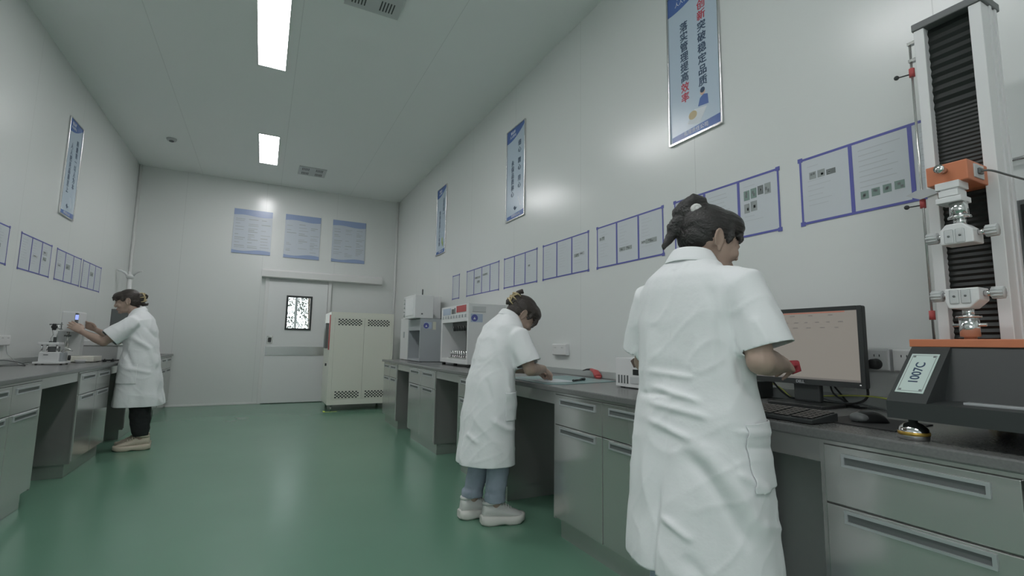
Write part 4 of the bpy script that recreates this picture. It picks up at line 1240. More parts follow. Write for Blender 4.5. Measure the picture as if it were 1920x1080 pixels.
def hand_mb(m, wrist, fwd, up, right_hand, curl=0.5, spread=1.0, s=1.0, thumb_in=0.4):
    """palm, five jointed fingers; fwd = direction of the fingers, up = back of the hand"""
    fwd = Vector(fwd).normalized()
    up = Vector(up)
    up = (up - fwd * up.dot(fwd)).normalized()
    side = up.cross(fwd)                    # points to the left of the hand
    ts = side if right_hand else -side      # thumb side
    W = Vector(wrist)
    def P(x, y, z): return W + (fwd * x + ts * y + up * z) * s
    m.tube([P(-0.02, 0, 0), P(0.01, 0, 0.001), P(0.045, 0.002, 0.002), P(0.075, 0.0, 0.001), P(0.092, -0.002, -0.002)],
           [(0.017 * s, 0.024 * s), (0.016 * s, 0.028 * s), (0.0145 * s, 0.038 * s), (0.013 * s, 0.040 * s), (0.009 * s, 0.034 * s)], 16, flat=up)
    fing = [(0.029, 0.088, 0.066, 0.0082), (0.0095, 0.092, 0.074, 0.0085), (-0.010, 0.089, 0.068, 0.0082), (-0.028, 0.081, 0.053, 0.0074)]
    for i, (y, x0, L, r) in enumerate(fing):
        sp = (1.5 - i) * 0.05 * spread
        c_ = curl * (1 + 0.12 * i)
        a = 0.10 + c_ * 0.5
        p = P(x0 - 0.012, y, 0.0)
        pts, rad = [p], [r * s * 1.08]
        for seg, (l, da) in enumerate(((0.46, 0), (0.30, c_ * 0.75), (0.24, c_ * 0.55))):
            a += da
            dvec = fwd * math.cos(a) - up * math.sin(a) + ts * sp
            p = p + dvec.normalized() * (L * l * s + (0.012 * s if seg == 0 else 0))
            pts.append(p)
            rad.append(r * s * (1.0, 0.93, 0.8)[seg])
        m.tube(pts, rad, 10)
        m.ell(pts[-1], rad[-1], 10)
    t0 = P(0.018, 0.026, -0.006)
    t1 = P(0.045, 0.046, -0.014 - 0.010 * thumb_in)
    t2 = P(0.072, 0.052 - 0.012 * thumb_in, -0.022 - 0.020 * thumb_in)
    t3 = P(0.094, 0.048 - 0.030 * thumb_in, -0.026 - 0.026 * thumb_in)
    m.tube([t0, t1, t2, t3], [0.0145 * s, 0.0115 * s, 0.0098 * s, 0.0076 * s], 10)
    m.ell(t3, 0.0076 * s, 10)

import numpy as np
def co_no(me):
    n = len(me.vertices)
    co = np.empty(n * 3, dtype=np.float32); no = np.empty(n * 3, dtype=np.float32)
    me.vertices.foreach_get('co', co)
    me.vertices.foreach_get('normal', no)
    return co.reshape(-1, 3), no.reshape(-1, 3)
def set_co(me, co):
    me.vertices.foreach_set('co', co.astype(np.float32).ravel())
    me.update()

def fold_field(s, z, poly, width):
    """bump of height 1 along a polyline drawn on the cloth, fading at both ends"""
    best = np.full(len(s), 1e9); par = np.zeros(len(s))
    n = len(poly) - 1
    for i in range(n):
        (a, b), (c, d) = poly[i], poly[i + 1]
        L2 = (c - a) ** 2 + (d - b) ** 2
        t = np.clip(((s - a) * (c - a) + (z - b) * (d - b)) / L2, 0, 1)
        dist = np.hypot(s - a - t * (c - a), z - b - t * (d - b))
        m_ = dist < best
        best = np.where(m_, dist, best); par = np.where(m_, (i + t) / n, par)
    taper = np.clip(np.sin(par * PI) * 1.6 + 0.15, 0, 1)
    return np.exp(-(best / width) ** 2) * taper

def head_mb(m, HM):
    def e(c, r, rot=None, n=20): m.ell(c, r, n, M=HM, rot=rot)
    e((-0.014, 0, 0.026), (0.092, 0.075, 0.084), n=28)
    e((0.026, 0, -0.012), (0.062, 0.063, 0.086), n=28)
    e((0.030, 0, -0.066), (0.050, 0.049, 0.040), n=24)
    e((0.066, 0, -0.092), (0.019, 0.022, 0.016))
    e((0.074, 0, 0.020), (0.018, 0.044, 0.012))            # brow
    for s in (1, -1):
        e((0.060, s * 0.034, -0.026), (0.027, 0.025, 0.024))   # cheek
        e((0.076, s * 0.031, 0.001), (0.0115, 0.015, 0.0085))  # eyelid
        e((0.094, s * 0.0105, -0.034), (0.009, 0.0075, 0.007)) # nostril
        # ear: oval bowl with a raised rim and a lobe, standing off the skull towards the back
        EM = HM @ Matrix.Translation((-0.012, s * 0.0815, -0.006)) @ Matrix.Rotation(-s * R(20), 4, 'Z') @ Matrix.Rotation(R(-12), 4, 'Y')
        m.ell((0, 0, 0.002), (0.0175, 0.0042, 0.030), 16, M=EM)
        rim = [(0.0175 * math.cos(a) - 0.001, s * 0.0035, 0.003 + 0.0305 * math.sin(a)) for a in [R(-60 + k * 24) for k in range(13)]]
        m.tube(rim, [0.0036, 0.0042] + [0.0046] * 9 + [0.0042, 0.0036], 8, M=EM)
        m.ell((0.005, s * 0.001, -0.027), (0.0085, 0.0055, 0.0095), 12, M=EM)
        m.ell((0.013, s * 0.003, -0.006), (0.0045, 0.005, 0.008), 10, M=EM)
        m.tube([(0.012, -s * 0.012, 0.012), (0.010, -s * 0.012, -0.018)], 0.0105, 10, M=EM)
    m.tube([(0.080, 0, 0.014), (0.088, 0, -0.006), (0.098, 0, -0.026), (0.096, 0, -0.035)], [0.009, 0.009, 0.0100, 0.0085], 12, M=HM)
    e((0.080, 0, -0.058), (0.013, 0.024, 0.006))
    e((0.078, 0, -0.067), (0.013, 0.020, 0.0062))

def joint_line(a, b, c, ra, rb, rc, n=3):
    return [a, a.lerp(b, 0.35), a.lerp(b, 0.7), b, b.lerp(c, 0.25), b.lerp(c, 0.6), c]

def person(label, loc, rz, P):
    o = thing('person', label, 'person', loc, None, rz)
    S = lambda t: Vector(t)
    hc = S(P['head'])
    HM = Matrix.Translation(hc) @ Euler((R(P['roll']), R(P['pitch']), R(P['hyaw'])), 'XYZ').to_matrix().to_4x4() @ Matrix.Diagonal((P.get('hs', 1),) * 3 + (1,))
    if 'hrot' in P:
        HM = Matrix.Translation(hc) @ Matrix.Rotation(R(P['hyaw']), 4, 'Z') @ Matrix.Rotation(R(P['pitch']), 4, 'Y') @ Matrix.Rotation(R(P['roll']), 4, 'X') @ Matrix.Diagonal((P.get('hs', 1),) * 3 + (1,))
    P['coat'] = [t[:5] + (-t[5],) for t in P['coat']]
    tab = P['coat']
    # ---------- body: one continuous surface
    m = MB()
    head_mb(m, HM)
    nb = S(P['neck'])
    m.tube([nb - Vector((0.01, 0, 0.10)), nb, nb.lerp(hc + (HM.to_3x3() @ Vector((-0.02, 0, -0.05))), 0.6), hc + (HM.to_3x3() @ Vector((-0.02, 0, -0.03)))], [0.064, 0.054, 0.050, 0.050], 20)
    zs = [0.72, 0.78, 0.86, 0.94, 1.0, P['ztop'] - 0.18, P['ztop'] - 0.11, P['ztop'] - 0.07]
    rings = []
    for z in zs:
        cx, rx, ry, rb, tl = interp(tab, z)
        k = 0.72
        rings.append(sring(cx, 0, z, rx * k, min(ry * k, 0.165), 28, 2.2, tl, rb * k))
    m.loft(rings)
    hipz = 0.76
    cx0 = interp(tab, hipz)[0]
    for sd, leg in P['legs'].items():
        a, b, c_ = S(leg['hip']), S(leg['knee']), S(leg['ankle'])
        m.tube([a, a.lerp(b, 0.5), b, b.lerp(c_, 0.35), c_, c_ - Vector((0, 0, 0.03))], [0.080, 0.068, 0.050, 0.050, 0.034, 0.034], 16)
        f = Vector((math.cos(R(leg['toe'])), math.sin(R(leg['toe'])), 0))
        m.tube([c_ + f * -0.04 + Vector((0, 0, -0.045)), c_ + f * 0.02 + Vector((0, 0, -0.035)), c_ + f * 0.10 + Vector((0, 0, -0.055)), c_ + f * 0.16 + Vector((0, 0, -0.062))], [0.026, 0.032, 0.026, 0.018], 12)
    for sd, arm in P['arms'].items():
        a, b, c_ = S(arm['sh']), S(arm['el']), S(arm['wr'])
        m.tube([a, a.lerp(b, 0.5), a.lerp(b, 0.9), b, b.lerp(c_, 0.12), b.lerp(c_, 0.35), b.lerp(c_, 0.75), c_], [0.050, 0.044, 0.038, 0.038, 0.039, 0.039, 0.028, (0.022, 0.025)], 16)
        m.ell(b, 0.039, 14)
        hand_mb(m, c_, arm['hdir'], arm['hup'], sd == 'R', arm.get('curl', 0.5), arm.get('spread', 1.0), P.get('hand', 0.95), arm.get('thumb', 0.4))
    me = bpy.data.meshes.new('body')
    m.bm.to_mesh(me); m.bm.free()
    me = baked(me, [('REMESH', dict(mode='VOXEL', voxel_size=0.0048, use_smooth_shade=True)), ('SMOOTH', dict(factor=0.5, iterations=3))])
    me.name = 'body'
    body = link('body', me, ['skin', 'lip', 'eye_dark', P['hair']], o)
    Hi = HM.inverted()
    for p in me.polygons:
        p.use_smooth = True
        q = Hi @ p.center
        if q.x > 0.06 and abs(q.y) < 0.06:
            if -0.075 < q.z < -0.052 and abs(q.y) < 0.021 and q.x > 0.083: p.material_index = 1
            elif abs(q.z - 0.0005) < 0.0035 and 0.020 < abs(q.y) < 0.042: p.material_index = 2
            elif abs(q.z - 0.0235) < 0.004 and 0.016 < abs(q.y) < 0.046: p.material_index = 3
    # ---------- trousers
    m = MB()
    m.loft([sring(cx0, 0, z, rx, ry, 28, 2.2) for z, rx, ry in ((0.66, 0.100, 0.150), (0.74, 0.100, 0.150), (0.80, 0.090, 0.140), (0.84, 0.080, 0.13))])
    for sd, leg in P['legs'].items():
        a, b, c_ = S(leg['hip']), S(leg['knee']), S(leg['ankle'])
        r1, r2, r3 = P['trouser_r']
        e_ = c_ + Vector((0, 0, P['cuff']))
        m.tube([a + Vector((0, 0, 0.02)), a.lerp(b, 0.5), b, b.lerp(e_, 0.4), b.lerp(e_, 0.8), e_], [0.098, 0.090, r1, r1 * 0.98, r2, r3], 24)
        if P.get('rolled'):
            m.tube([e_ + Vector((0, 0, 0.035)), e_ + Vector((0, 0, -0.005))], [r3 + 0.009, r3 + 0.008], 24)
    me = bpy.data.meshes.new('trousers')
    m.bm.to_mesh(me); m.bm.free()
    me = baked(me, [('REMESH', dict(mode='VOXEL', voxel_size=0.007, use_smooth_shade=True)), ('SMOOTH', dict(factor=0.5, iterations=4))])
    me.name = 'trousers'
    cc, nn = co_no(me)
    dd = np.array([0.006 * noise.noise(Vector((c[0] * 9, c[1] * 9, c[2] * 16 + P['seed']))) + 0.003 * noise.noise(Vector((c[0] * 20, c[1] * 20, c[2] * 40))) for c in cc.tolist()])
    set_co(me, cc + nn * dd[:, None])
    link('trousers', me, P['trousers'], o)
    # ---------- shoes
    for sd, leg in P['legs'].items():
        c_ = S(leg['ankle'])
        sh = bpy.data.objects.new('shoe', None)
        shoe(o, Vector((c_.x, c_.y, 0)), R(leg['toe']), P['shoe'], leg.get('heel', 0.0), P.get('shoe_len', 0.245))
    # ---------- lab coat
    coat(o, P)
    # ---------- hair
    P['hairfn'](o, HM, P)
    return o

def shoe(parent, p, an, matname, heel, L):
    T = Matrix.Translation(p) @ Matrix.Rotation(an, 4, 'Z') @ Matrix.Diagonal((1, 1.05, 1.15, 1))
    # (t along foot 0 heel..1 toe, half width, sole height, top height)
    prof = [(0.0, 0.020, 0.030, 0.075), (0.03, 0.031, 0.034, 0.105), (0.12, 0.037, 0.034, 0.112), (0.25, 0.038, 0.032, 0.108), (0.38, 0.039, 0.029, 0.112),
            (0.50, 0.042, 0.028, 0.096), (0.62, 0.046, 0.028, 0.080), (0.76, 0.048, 0.029, 0.068), (0.88, 0.043, 0.030, 0.058), (0.96, 0.030, 0.032, 0.048), (1.0, 0.014, 0.034, 0.040)]
    def X(t): return -0.075 + L * t
    rings = []
    for t, hw, zs, zt in prof:
        ring = []
        for k in range(24):
            a = 2 * PI * k / 24
            c_, s_ = math.cos(a), math.sin(a)
            y = hw * (abs(c_) ** 0.75) * (1 if c_ >= 0 else -1) * (1.0 if s_ < 0 else (1 - 0.28 * s_))
            z = zs + (zt - zs) * (0.5 + 0.5 * s_)
            ring.append((X(t), y, z))
        rings.append(ring)
    m = MB().loft(rings, M=T)
    me_o = m.build('shoe', matname, parent, local=True)
    # chunky sole, wider than the upper, notched under the arch
    rings = []
    for t, hw, zs, zt in prof:
        top = zs + 0.012
        arch = 0.010 * math.exp(-((t - 0.45) / 0.07) ** 2)
        toe = 0.012 * max(0, (t - 0.85) / 0.15) + 0.008 * max(0, (0.06 - t) / 0.06)
        b0 = 0.001 + arch + toe
        hw2 = hw + 0.007
        x = X(t) + (0.008 if t == 1.0 else (-0.010 if t == 0 else 0))
        rings.append([(x, -hw2 * 0.93, b0), (x, 0, b0), (x, hw2 * 0.93, b0), (x, hw2, b0 + 0.008), (x, hw2 * 1.02, (b0 + top) / 2), (x, hw2 * 0.97, top), (x, 0, top + 0.002), (x, -hw2 * 0.97, top), (x, -hw2 * 1.02, (b0 + top) / 2), (x, -hw2, b0 + 0.008)])
    MB().loft(rings, M=T).build('sole', 'shoe_sole' if matname == 'shoe_white' else matname, me_o, local=True)
    lc = MB()
    for k in range(5):
        t = 0.42 + k * 0.065
        zt = 0.108 - (t - 0.40) * 0.125
        hw = 0.026
        lc.tube([(X(t), -hw, zt - 0.012), (X(t) + 0.004, -0.010, zt + 0.003), (X(t) + 0.006, 0.010, zt + 0.003), (X(t) + 0.003, hw, zt - 0.012)], 0.0036, 8, M=T)
    lc.tube([(X(0.42), -0.012, 0.112), (X(0.40), -0.032, 0.115), (X(0.46), -0.034, 0.105), (X(0.43), -0.006, 0.112)], 0.003, 8, M=T)
    lc.tube([(X(0.42), 0.012, 0.112), (X(0.40), 0.032, 0.115), (X(0.46), 0.034, 0.105), (X(0.43), 0.006, 0.112)], 0.003, 8, M=T)
    lc.build('laces', matname, me_o, local=True)
    # padded ankle collar
    ck = MB()
    ck.tube([(X(0.20) + 0.045 * math.cos(a) * 0.95, 0.034 * math.sin(a), 0.108 + 0.004 * math.cos(a)) for a in [2 * PI * k / 18 for k in range(18)]], 0.0085, 8, M=T, closed=True)
    ck.build('ankle_collar', matname, me_o, local=True)

def coat(o, P):
    tab = P['coat']
    hem, ztop = tab[0][0], P['ztop']
    nb = S_ = Vector(P['neck'])
    rings = []
    z = hem - 0.012
    N = 26
    for i in range(N + 1):
        z = (hem - 0.012) + (ztop - hem + 0.012) * i / N
        cx, rx, ry, rb, tilt = interp(tab, z)
        rings.append(sring(cx, 0, z, rx, ry, 48, 2.35, tilt, rb))
    m = MB().loft(rings)
    for sd, arm in P['arms'].items():
        a, e_ = Vector(arm['sh']), Vector(arm['slv'])
        d = (e_ - a).normalized()
        r0, r1 = arm.get('r', (0.072, 0.088))
        s_ = 1 if sd == 'L' else -1
        inn = a + Vector((0.0, -s_ * 0.06, 0.012))
        m.tube([inn, a + Vector((0, 0, 0.0)), a.lerp(e_, 0.35), a.lerp(e_, 0.7), e_ + d * 0.012], [r0 * 0.9, r0 * 0.98, r0 * 1.02, r0 + (r1 - r0) * 0.65, r1], 28)
    me = bpy.data.meshes.new('lab_coat')
    m.bm.to_mesh(me); m.bm.free()
    vox = P.get('vox', 0.0075)
    me = baked(me, [('REMESH', dict(mode='VOXEL', voxel_size=vox, use_smooth_shade=True)), ('SMOOTH', dict(factor=0.5, iterations=P.get('smooth', 10)))])
    sd_ = P['seed']
    zt = ztop
    cc, nn = co_no(me)
    dd = []
    for c in cc.tolist():
        x, y, z = c
        cx, rx, ry, rb, tilt = interp(tab, z)
        th = math.atan2(y, x - cx)
        rel = (z - hem) / (zt - hem)
        # soft hanging folds growing towards the hem
        low = max(0.0, 1 - rel / 0.6)
        d_ = 0.014 * low * noise.noise(Vector((math.cos(th) * 2.8 + sd_, math.sin(th) * 2.8, z * 1.2)))
        # faint drag lines and crinkles of pressed cotton
        q = Vector((x * 3.0 + z * 2.0 + sd_, y * 4.0 - z * 1.5, z * 2.6 + y * 1.5))
        d_ += 0.0040 * max(0, 1 - abs(noise.noise(q)) * 3.4) ** 2
        q2 = Vector((x * 8 - z * 5 + sd_ * 2, y * 9 + z * 5, z * 7))
        d_ += 0.0022 * max(0, 1 - abs(noise.noise(q2)) * 3.6) ** 2
        # creases pressed across the small of the back
        back = max(0.0, math.cos(th - PI)) ** 2
        wz = math.exp(-((z - P['waist']) / 0.13) ** 2)
        d_ += 0.0035 * back * wz * noise.noise(Vector((y * 7, x * 3 + sd_, z * 30 + 2.5 * noise.noise(Vector((y * 8, sd_, z * 5))))))
        # centre back seam, opening into a lapped vent
        if abs(y) < 0.14 and math.cos(th) < -0.3 and z < zt - 0.05:
            u = (th - PI if th > 0 else th + PI) * rb      # from the centre-back line, + towards the right side
            uu = u - P.get('vent_shift', 0.0) * max(0, 1 - rel / 0.4)
            g = min(1.0, max(0.0, (P['vent'] - z) / 0.10))
            g = g * g * (3 - 2 * g)
            d_ -= 0.0030 * (1 - g) * math.exp(-(uu / 0.008) ** 2)
            st = 1 / (1 + math.exp(-max(-40, min(40, uu / 0.0045))))
            d_ += g * 0.011 * st * max(0, 1 - max(0, uu) / 0.13)
            d_ -= g * 0.010 * math.exp(-((uu + 0.008) / 0.0085) ** 2)
        dd.append(d_)
    dd = np.array(dd)
    vw = P['view']; rt = P['right']
    face = np.clip(nn[:, 0] * vw[0] + nn[:, 1] * vw[1] + 0.1, 0, 1) ** 0.7
    ss = cc[:, 0] * rt[0] + cc[:, 1] * rt[1]
    for poly, amp, wd in P.get('folds', ()):
        dd += face * amp * fold_field(ss, cc[:, 2], poly, wd)
    set_co(me, cc + nn * dd[:, None])
    # open the hem, the sleeves and the neck with clean cuts
    bm = bmesh.new()
    bm.from_mesh(me)
    bm.normal_update()
    def cut(faces, co_, no_):
        geom = set(faces)
        for f in faces:
            geom.update(f.edges); geom.update(f.verts)
        bmesh.ops.bisect_plane(bm, geom=list(geom), dist=1e-6, plane_co=co_, plane_no=no_, clear_outer=True)
    for arm in P['arms'].values():
        a, e_ = Vector(arm['sh']), Vector(arm['slv'])
        d = (e_ - a).normalized()
        sg = 1 if a.y > 0 else -1
        fs = []
        for f in bm.faces:
            c = f.calc_center_median()
            al = (c - e_).dot(d)
            lat = ((c - e_) - d * al).length
            if -0.03 < al < 0.04 and lat < arm.get('r', (0.072, 0.088))[1] * 1.25 and sg * c.y > interp(tab, c.z)[2] + 0.022:
                fs.append(f)
        cut(fs, e_, d)
    cut(list(bm.faces), Vector((0, 0, hem)), Vector((0, 0, -1)))
    tl = tab[-1][5]
    cut(list(bm.faces), Vector((tab[-1][1], 0, ztop - 0.010)), Vector((-tl, 0, 1)).normalized())
    # drop loose scraps left by the cuts
    seen, parts = set(), []
    for f0 in bm.faces:
        if f0 in seen: continue
        st, comp = [f0], []
        seen.add(f0)
        while st:
            f = st.pop(); comp.append(f)
            for e in f.edges:
                for g in e.link_faces:
                    if g not in seen: seen.add(g); st.append(g)
        parts.append(comp)
    parts.sort(key=len)
    for comp in parts[:-1]:
        bmesh.ops.delete(bm, geom=comp, context='FACES')
    for f in bm.faces: f.smooth = True
    bm.to_mesh(me)
    pocket_src = bm
    me.name = 'lab_coat'
    co = None
    me2 = me.copy()
    me = baked(me, [('SOLIDIFY', dict(thickness=0.003, offset=-1.0))])
    me.name = 'lab_coat'
    co = link('lab_coat', me, 'coat_cloth', o)
    # patch pockets lifted off the coat's own surface
    for sd in P.get('pockets', ()):
        b2 = bm.copy()
        b2.normal_update()
        s_ = 1 if sd == 'L' else -1
        z1, z0, x0, x1 = P['pocket']
        kill = [f for f in b2.faces if not (s_ * f.calc_center_median().y > 0.02 and f.normal.y * s_ > 0.12)]
        bmesh.ops.delete(b2, geom=kill, context='FACES')
        for co_, no_ in (((0, 0, z1), (0, 0, 1)), ((0, 0, z0), (0, 0, -1)), ((x1, 0, 0), (1, 0, 0)), ((x0, 0, 0), (-1, 0, 0))):
            bmesh.ops.bisect_plane(b2, geom=list(b2.verts) + list(b2.edges) + list(b2.faces), dist=1e-6, plane_co=co_, plane_no=no_, clear_outer=True)
        if len(b2.faces) > 10:
            for v in b2.verts:
                v.co += v.normal * 0.0035
            mp = bpy.data.meshes.new('pocket')
            b2.to_mesh(mp)
            mp = baked(mp, [('SOLIDIFY', dict(thickness=0.003, offset=1.0))])
            mp.name = 'pocket'
            link('pocket', mp, 'coat_cloth', co)
        b2.free()
    bm.free()
    bpy.data.meshes.remove(me2)
    # turned-down collar
    cx, rx, ry, rb, tilt = tab[-1][1:]
    m = MB()
    base = Vector((cx, 0, ztop))
    prof = [(0.000, -0.024), (-0.006, 0.004), (-0.008, 0.016), (-0.003, 0.021), (0.005, 0.014), (0.018, -0.010), (0.031, -0.034), (0.028, -0.037), (0.015, -0.014), (0.004, 0.006), (-0.001, 0.006), (0.003, -0.022)]
    rings = []
    n = 44
    for k in range(n + 1):
        a = R(28) + (2 * PI - 2 * R(28)) * k / n
        c_, s_ = math.cos(a), math.sin(a)
        ax = rx if c_ >= 0 else rb
        fr = max(0, c_)
        ring = []
        for dr, dz in prof:
            x = c_ * (ax + dr * (1 + 0.3 * fr))
            y = s_ * (ry + dr * 1.05)
            zz = dz * (1 + 0.5 * fr) - 0.05 * fr ** 2
            ring.append((base.x + x, y, base.z + zz + tilt * x))
        rings.append(ring)
    m.loft(rings)
    me = bpy.data.meshes.new('collar')
    m.bm.to_mesh(me); m.bm.free()
    me = baked(me, [('SUBSURF', dict(levels=1, render_levels=1))])
    me.name = 'collar'
    for p in me.polygons: p.use_smooth = True
    link('collar', me, 'coat_cloth', co)
    return co

def hair_build(m, name, mt, parent, seed, vox=0.0038, amp=0.0022, HM=None, sm=6):
    me = bpy.data.meshes.new(name)
    m.bm.to_mesh(me); m.bm.free()
    me = baked(me, [('REMESH', dict(mode='VOXEL', voxel_size=vox, use_smooth_shade=True)), ('SMOOTH', dict(factor=0.5, iterations=sm))])
    Hi = HM.inverted()
    cc, nn = co_no(me)
    dd = []
    for c in cc.tolist():
        q = Hi @ Vector(c)
        # combed strands: ridges that run from the face back to the knot
        ang = math.atan2(q.z - 0.03, q.y)
        st = noise.noise(Vector((ang * 9 + seed, q.y * 40, q.x * 5))) + 0.6 * noise.noise(Vector((q.z * 75 + seed, q.y * 75, q.x * 9)))
        dd.append(amp * st)
    set_co(me, cc + nn * np.array(dd)[:, None])
    me.name = name
    for p in me.polygons: p.use_smooth = True
    return link(name, me, mt, parent)

def cap(m, HM, nape=True):
    m.ell((-0.020, 0, 0.038), (0.094, 0.081, 0.083), 32, M=HM)
    if nape:
        m.ell((-0.048, 0, -0.008), (0.060, 0.068, 0.062), 26, M=HM)
        m.ell((-0.058, 0, -0.050), (0.032, 0.044, 0.036), 20, M=HM)
    else:
        m.ell((-0.050, 0, 0.004), (0.058, 0.067, 0.058), 26, M=HM)

def fringe(m, HM, c, r, side=0.012, drop=-0.010):
    """hair lying over the forehead, with a thin lock in front of each ear"""
    m.ell(c, r, 28, M=HM)
    for s in (1, -1):
        m.tube([(0.000, s * 0.052, 0.075), (0.030, s * 0.064, 0.045), (0.034, s * 0.0685, 0.015), (0.026, s * 0.070, drop)], [0.010, 0.013, side * 0.9, 0.003], 10, M=HM)
        m.tube([(0.050, s * 0.032, 0.070), (0.076, s * 0.042, 0.040), (0.078, s * 0.050, 0.018), (0.072, s * 0.054, 0.004)], [0.010, 0.012, 0.009, 0.003], 8, M=HM)

def hair_front(o, HM, P):
    m = MB()
    cap(m, HM, False)
    fringe(m, HM, (0.026, 0, 0.062), (0.074, 0.072, 0.053))
    # gathered tail turned up over the crown into a loop, ends falling behind
    m.tube([(-0.070, 0.0, 0.055), (-0.098, 0.004, 0.078), (-0.104, 0.006, 0.102), (-0.086, 0.004, 0.122), (-0.060, 0.0, 0.120), (-0.048, 0.0, 0.100)], [0.034, 0.028, 0.023, 0.023, 0.023, 0.021], 14, M=HM)
    m.tube([(-0.085, 0.010, 0.105), (-0.108, 0.016, 0.095), (-0.122, 0.018, 0.070), (-0.124, 0.018, 0.046)], [0.022, 0.023, 0.020, 0.010], 12, M=HM)
    m.tube([(-0.095, 0.012, 0.060), (-0.118, 0.016, 0.040), (-0.130, 0.018, 0.014), (-0.132, 0.020, -0.010)], [0.026, 0.023, 0.018, 0.008], 12, M=HM)
    m.tube([(-0.105, 0.014, 0.020), (-0.124, 0.018, 0.0), (-0.130, 0.020, -0.026), (-0.140, 0.022, -0.048), (-0.140, 0.020, -0.062)], [0.022, 0.018, 0.015, 0.009, 0.004], 12, M=HM)
    h = hair_build(m, 'hair', P['hair'], o, P['seed'], HM=HM, amp=0.0026)
    m = MB()
    m.tube([HM @ Vector((-0.080 + 0.012 * math.cos(a), -0.026, 0.086 + 0.011 * math.sin(a))) for a in [2 * PI * k / 14 for k in range(14)]], 0.009, 8, closed=True)
    m.ell(HM @ Vector((-0.080, -0.029, 0.086)), 0.011, 12)
    m.build('hair_tie', 'scrunchie_white', h, local=True)

def hair_middle(o, HM, P):
    m = MB()
    cap(m, HM)
    fringe(m, HM, (0.026, 0, 0.058), (0.074, 0.073, 0.055), 0.014, -0.012)
    m.tube([(0.076, -0.040, 0.050), (0.092, -0.046, 0.020), (0.090, -0.050, -0.012), (0.084, -0.052, -0.030)], [0.014, 0.012, 0.008, 0.003], 8, M=HM)
    m.ell((-0.105, 0, 0.030), (0.032, 0.040, 0.045), 18, M=HM)
    m.tube([(-0.105, 0.0, 0.055), (-0.120, 0.004, 0.085), (-0.112, 0.0, 0.108), (-0.094, -0.004, 0.100)], [0.022, 0.018, 0.015, 0.008], 10, M=HM)
    m.tube([(-0.110, 0.0, 0.020), (-0.128, 0.0, -0.008), (-0.120, 0.0, -0.026)], [0.022, 0.016, 0.007], 10, M=HM)
    h = hair_build(m, 'hair', P['hair'], o, P['seed'], HM=HM)
    claw(h, HM, (-0.128, 0, 0.035), 0.036)

def claw(h, HM, c, r):
    m = MB()
    cx, cy, cz = c
    for s in (1, -1):
        for k in range(3):
            a = -0.5 + k * 0.5
            m.tube([(cx - 0.006, s * 0.004, cz + a * r * 0.8), (cx - 0.012, s * r * 0.55, cz + a * r * 1.4), (cx + 0.006, s * r * 1.0, cz + a * r * 1.9), (cx + 0.030, s * r * 1.05, cz + a * r * 2.0)], [0.006, 0.0065, 0.005, 0.003], 8, M=HM)
        m.tube([(cx + 0.004, s * r * 0.9, cz - r * 0.9), (cx - 0.008, s * r * 0.72, cz), (cx + 0.004, s * r * 0.9, cz + r * 0.9)], 0.006, 8, M=HM)
    m.cyl((cx - 0.008, 0, cz - r * 0.5), (cx - 0.008, 0, cz + r * 0.5), 0.006, n=10, M=HM)
    m.build('hair_clip', 'clip_tan', h, local=True)

def hair_left(o, HM, P):
    m = MB()
    cap(m, HM)
    fringe(m, HM, (0.032, 0, 0.054), (0.074, 0.070, 0.052), 0.014, 0.0)
    m.tube([(0.070, 0.030, 0.075), (0.098, 0.026, 0.046), (0.100, 0.030, 0.020)], [0.016, 0.013, 0.004], 8, M=HM)
    m.ell((-0.105, 0, 0.010), (0.034, 0.044, 0.052), 18, M=HM)
    m.tube([(-0.100, 0.0, -0.015), (-0.120, 0.0, -0.046), (-0.150, 0.0, -0.050), (-0.158, 0, -0.036)], [0.028, 0.020, 0.012, 0.006], 10, M=HM)
    m.tube([(-0.105, 0.0, 0.045), (-0.138, 0.0, 0.055), (-0.158, 0.0, 0.030), (-0.150, 0.0, 0.006)], [0.020, 0.015, 0.012, 0.008], 10, M=HM)
    h = hair_build(m, 'hair', P['hair'], o, P['seed'], HM=HM)
    claw(h, HM, (-0.134, 0, 0.022), 0.044)

# creases drawn on the cloth in each coat's own side-view plane (sideways, height), metres
def fold_px(pts, x0, k, y0):
    return [((x - x0) / k, 1.04 - (y - y0) / k) for x, y in pts]
_f1 = lambda *p: fold_px(p, 1312, 605, 643)
FOLDS1 = [(_f1((1306, 520), (1322, 600), (1328, 690)), -0.007, 0.016), (_f1((1335, 560), (1345, 620), (1360, 700), (1385, 740)), -0.010, 0.016),
          (_f1((1275, 800), (1310, 845), (1350, 900), (1385, 960)), 0.013, 0.026), (_f1((1262, 820), (1290, 860), (1325, 920), (1350, 965)), -0.009, 0.018),
          (_f1((1228, 690), (1285, 697)), 0.007, 0.009), (_f1((1230, 718), (1292, 738)), 0.009, 0.010), (_f1((1222, 748), (1300, 762)), 0.008, 0.010), (_f1((1222, 778), (1275, 802)), 0.009, 0.011),
          (_f1((1215, 735), (1250, 728)), -0.006, 0.008), (_f1((1335, 782), (1435, 792)), 0.008, 0.010), (_f1((1345, 806), (1432, 818)), -0.007, 0.010), (_f1((1330, 845), (1395, 882)), 0.008, 0.012),
          (_f1((1365, 925), (1442, 955)), 0.008, 0.014), (_f1((1232, 935), (1268, 962)), 0.008, 0.010), (_f1((1255, 985), (1300, 1050)), -0.008, 0.018),
          (_f1((1215, 560), (1230, 640), (1222, 720)), 0.006, 0.014), (_f1((1400, 560), (1425, 600), (1440, 640)), -0.006, 0.014), (_f1((1365, 590), (1380, 640)), 0.006, 0.012)]
_f2 = lambda *p: fold_px(p, 927, 314, 638)
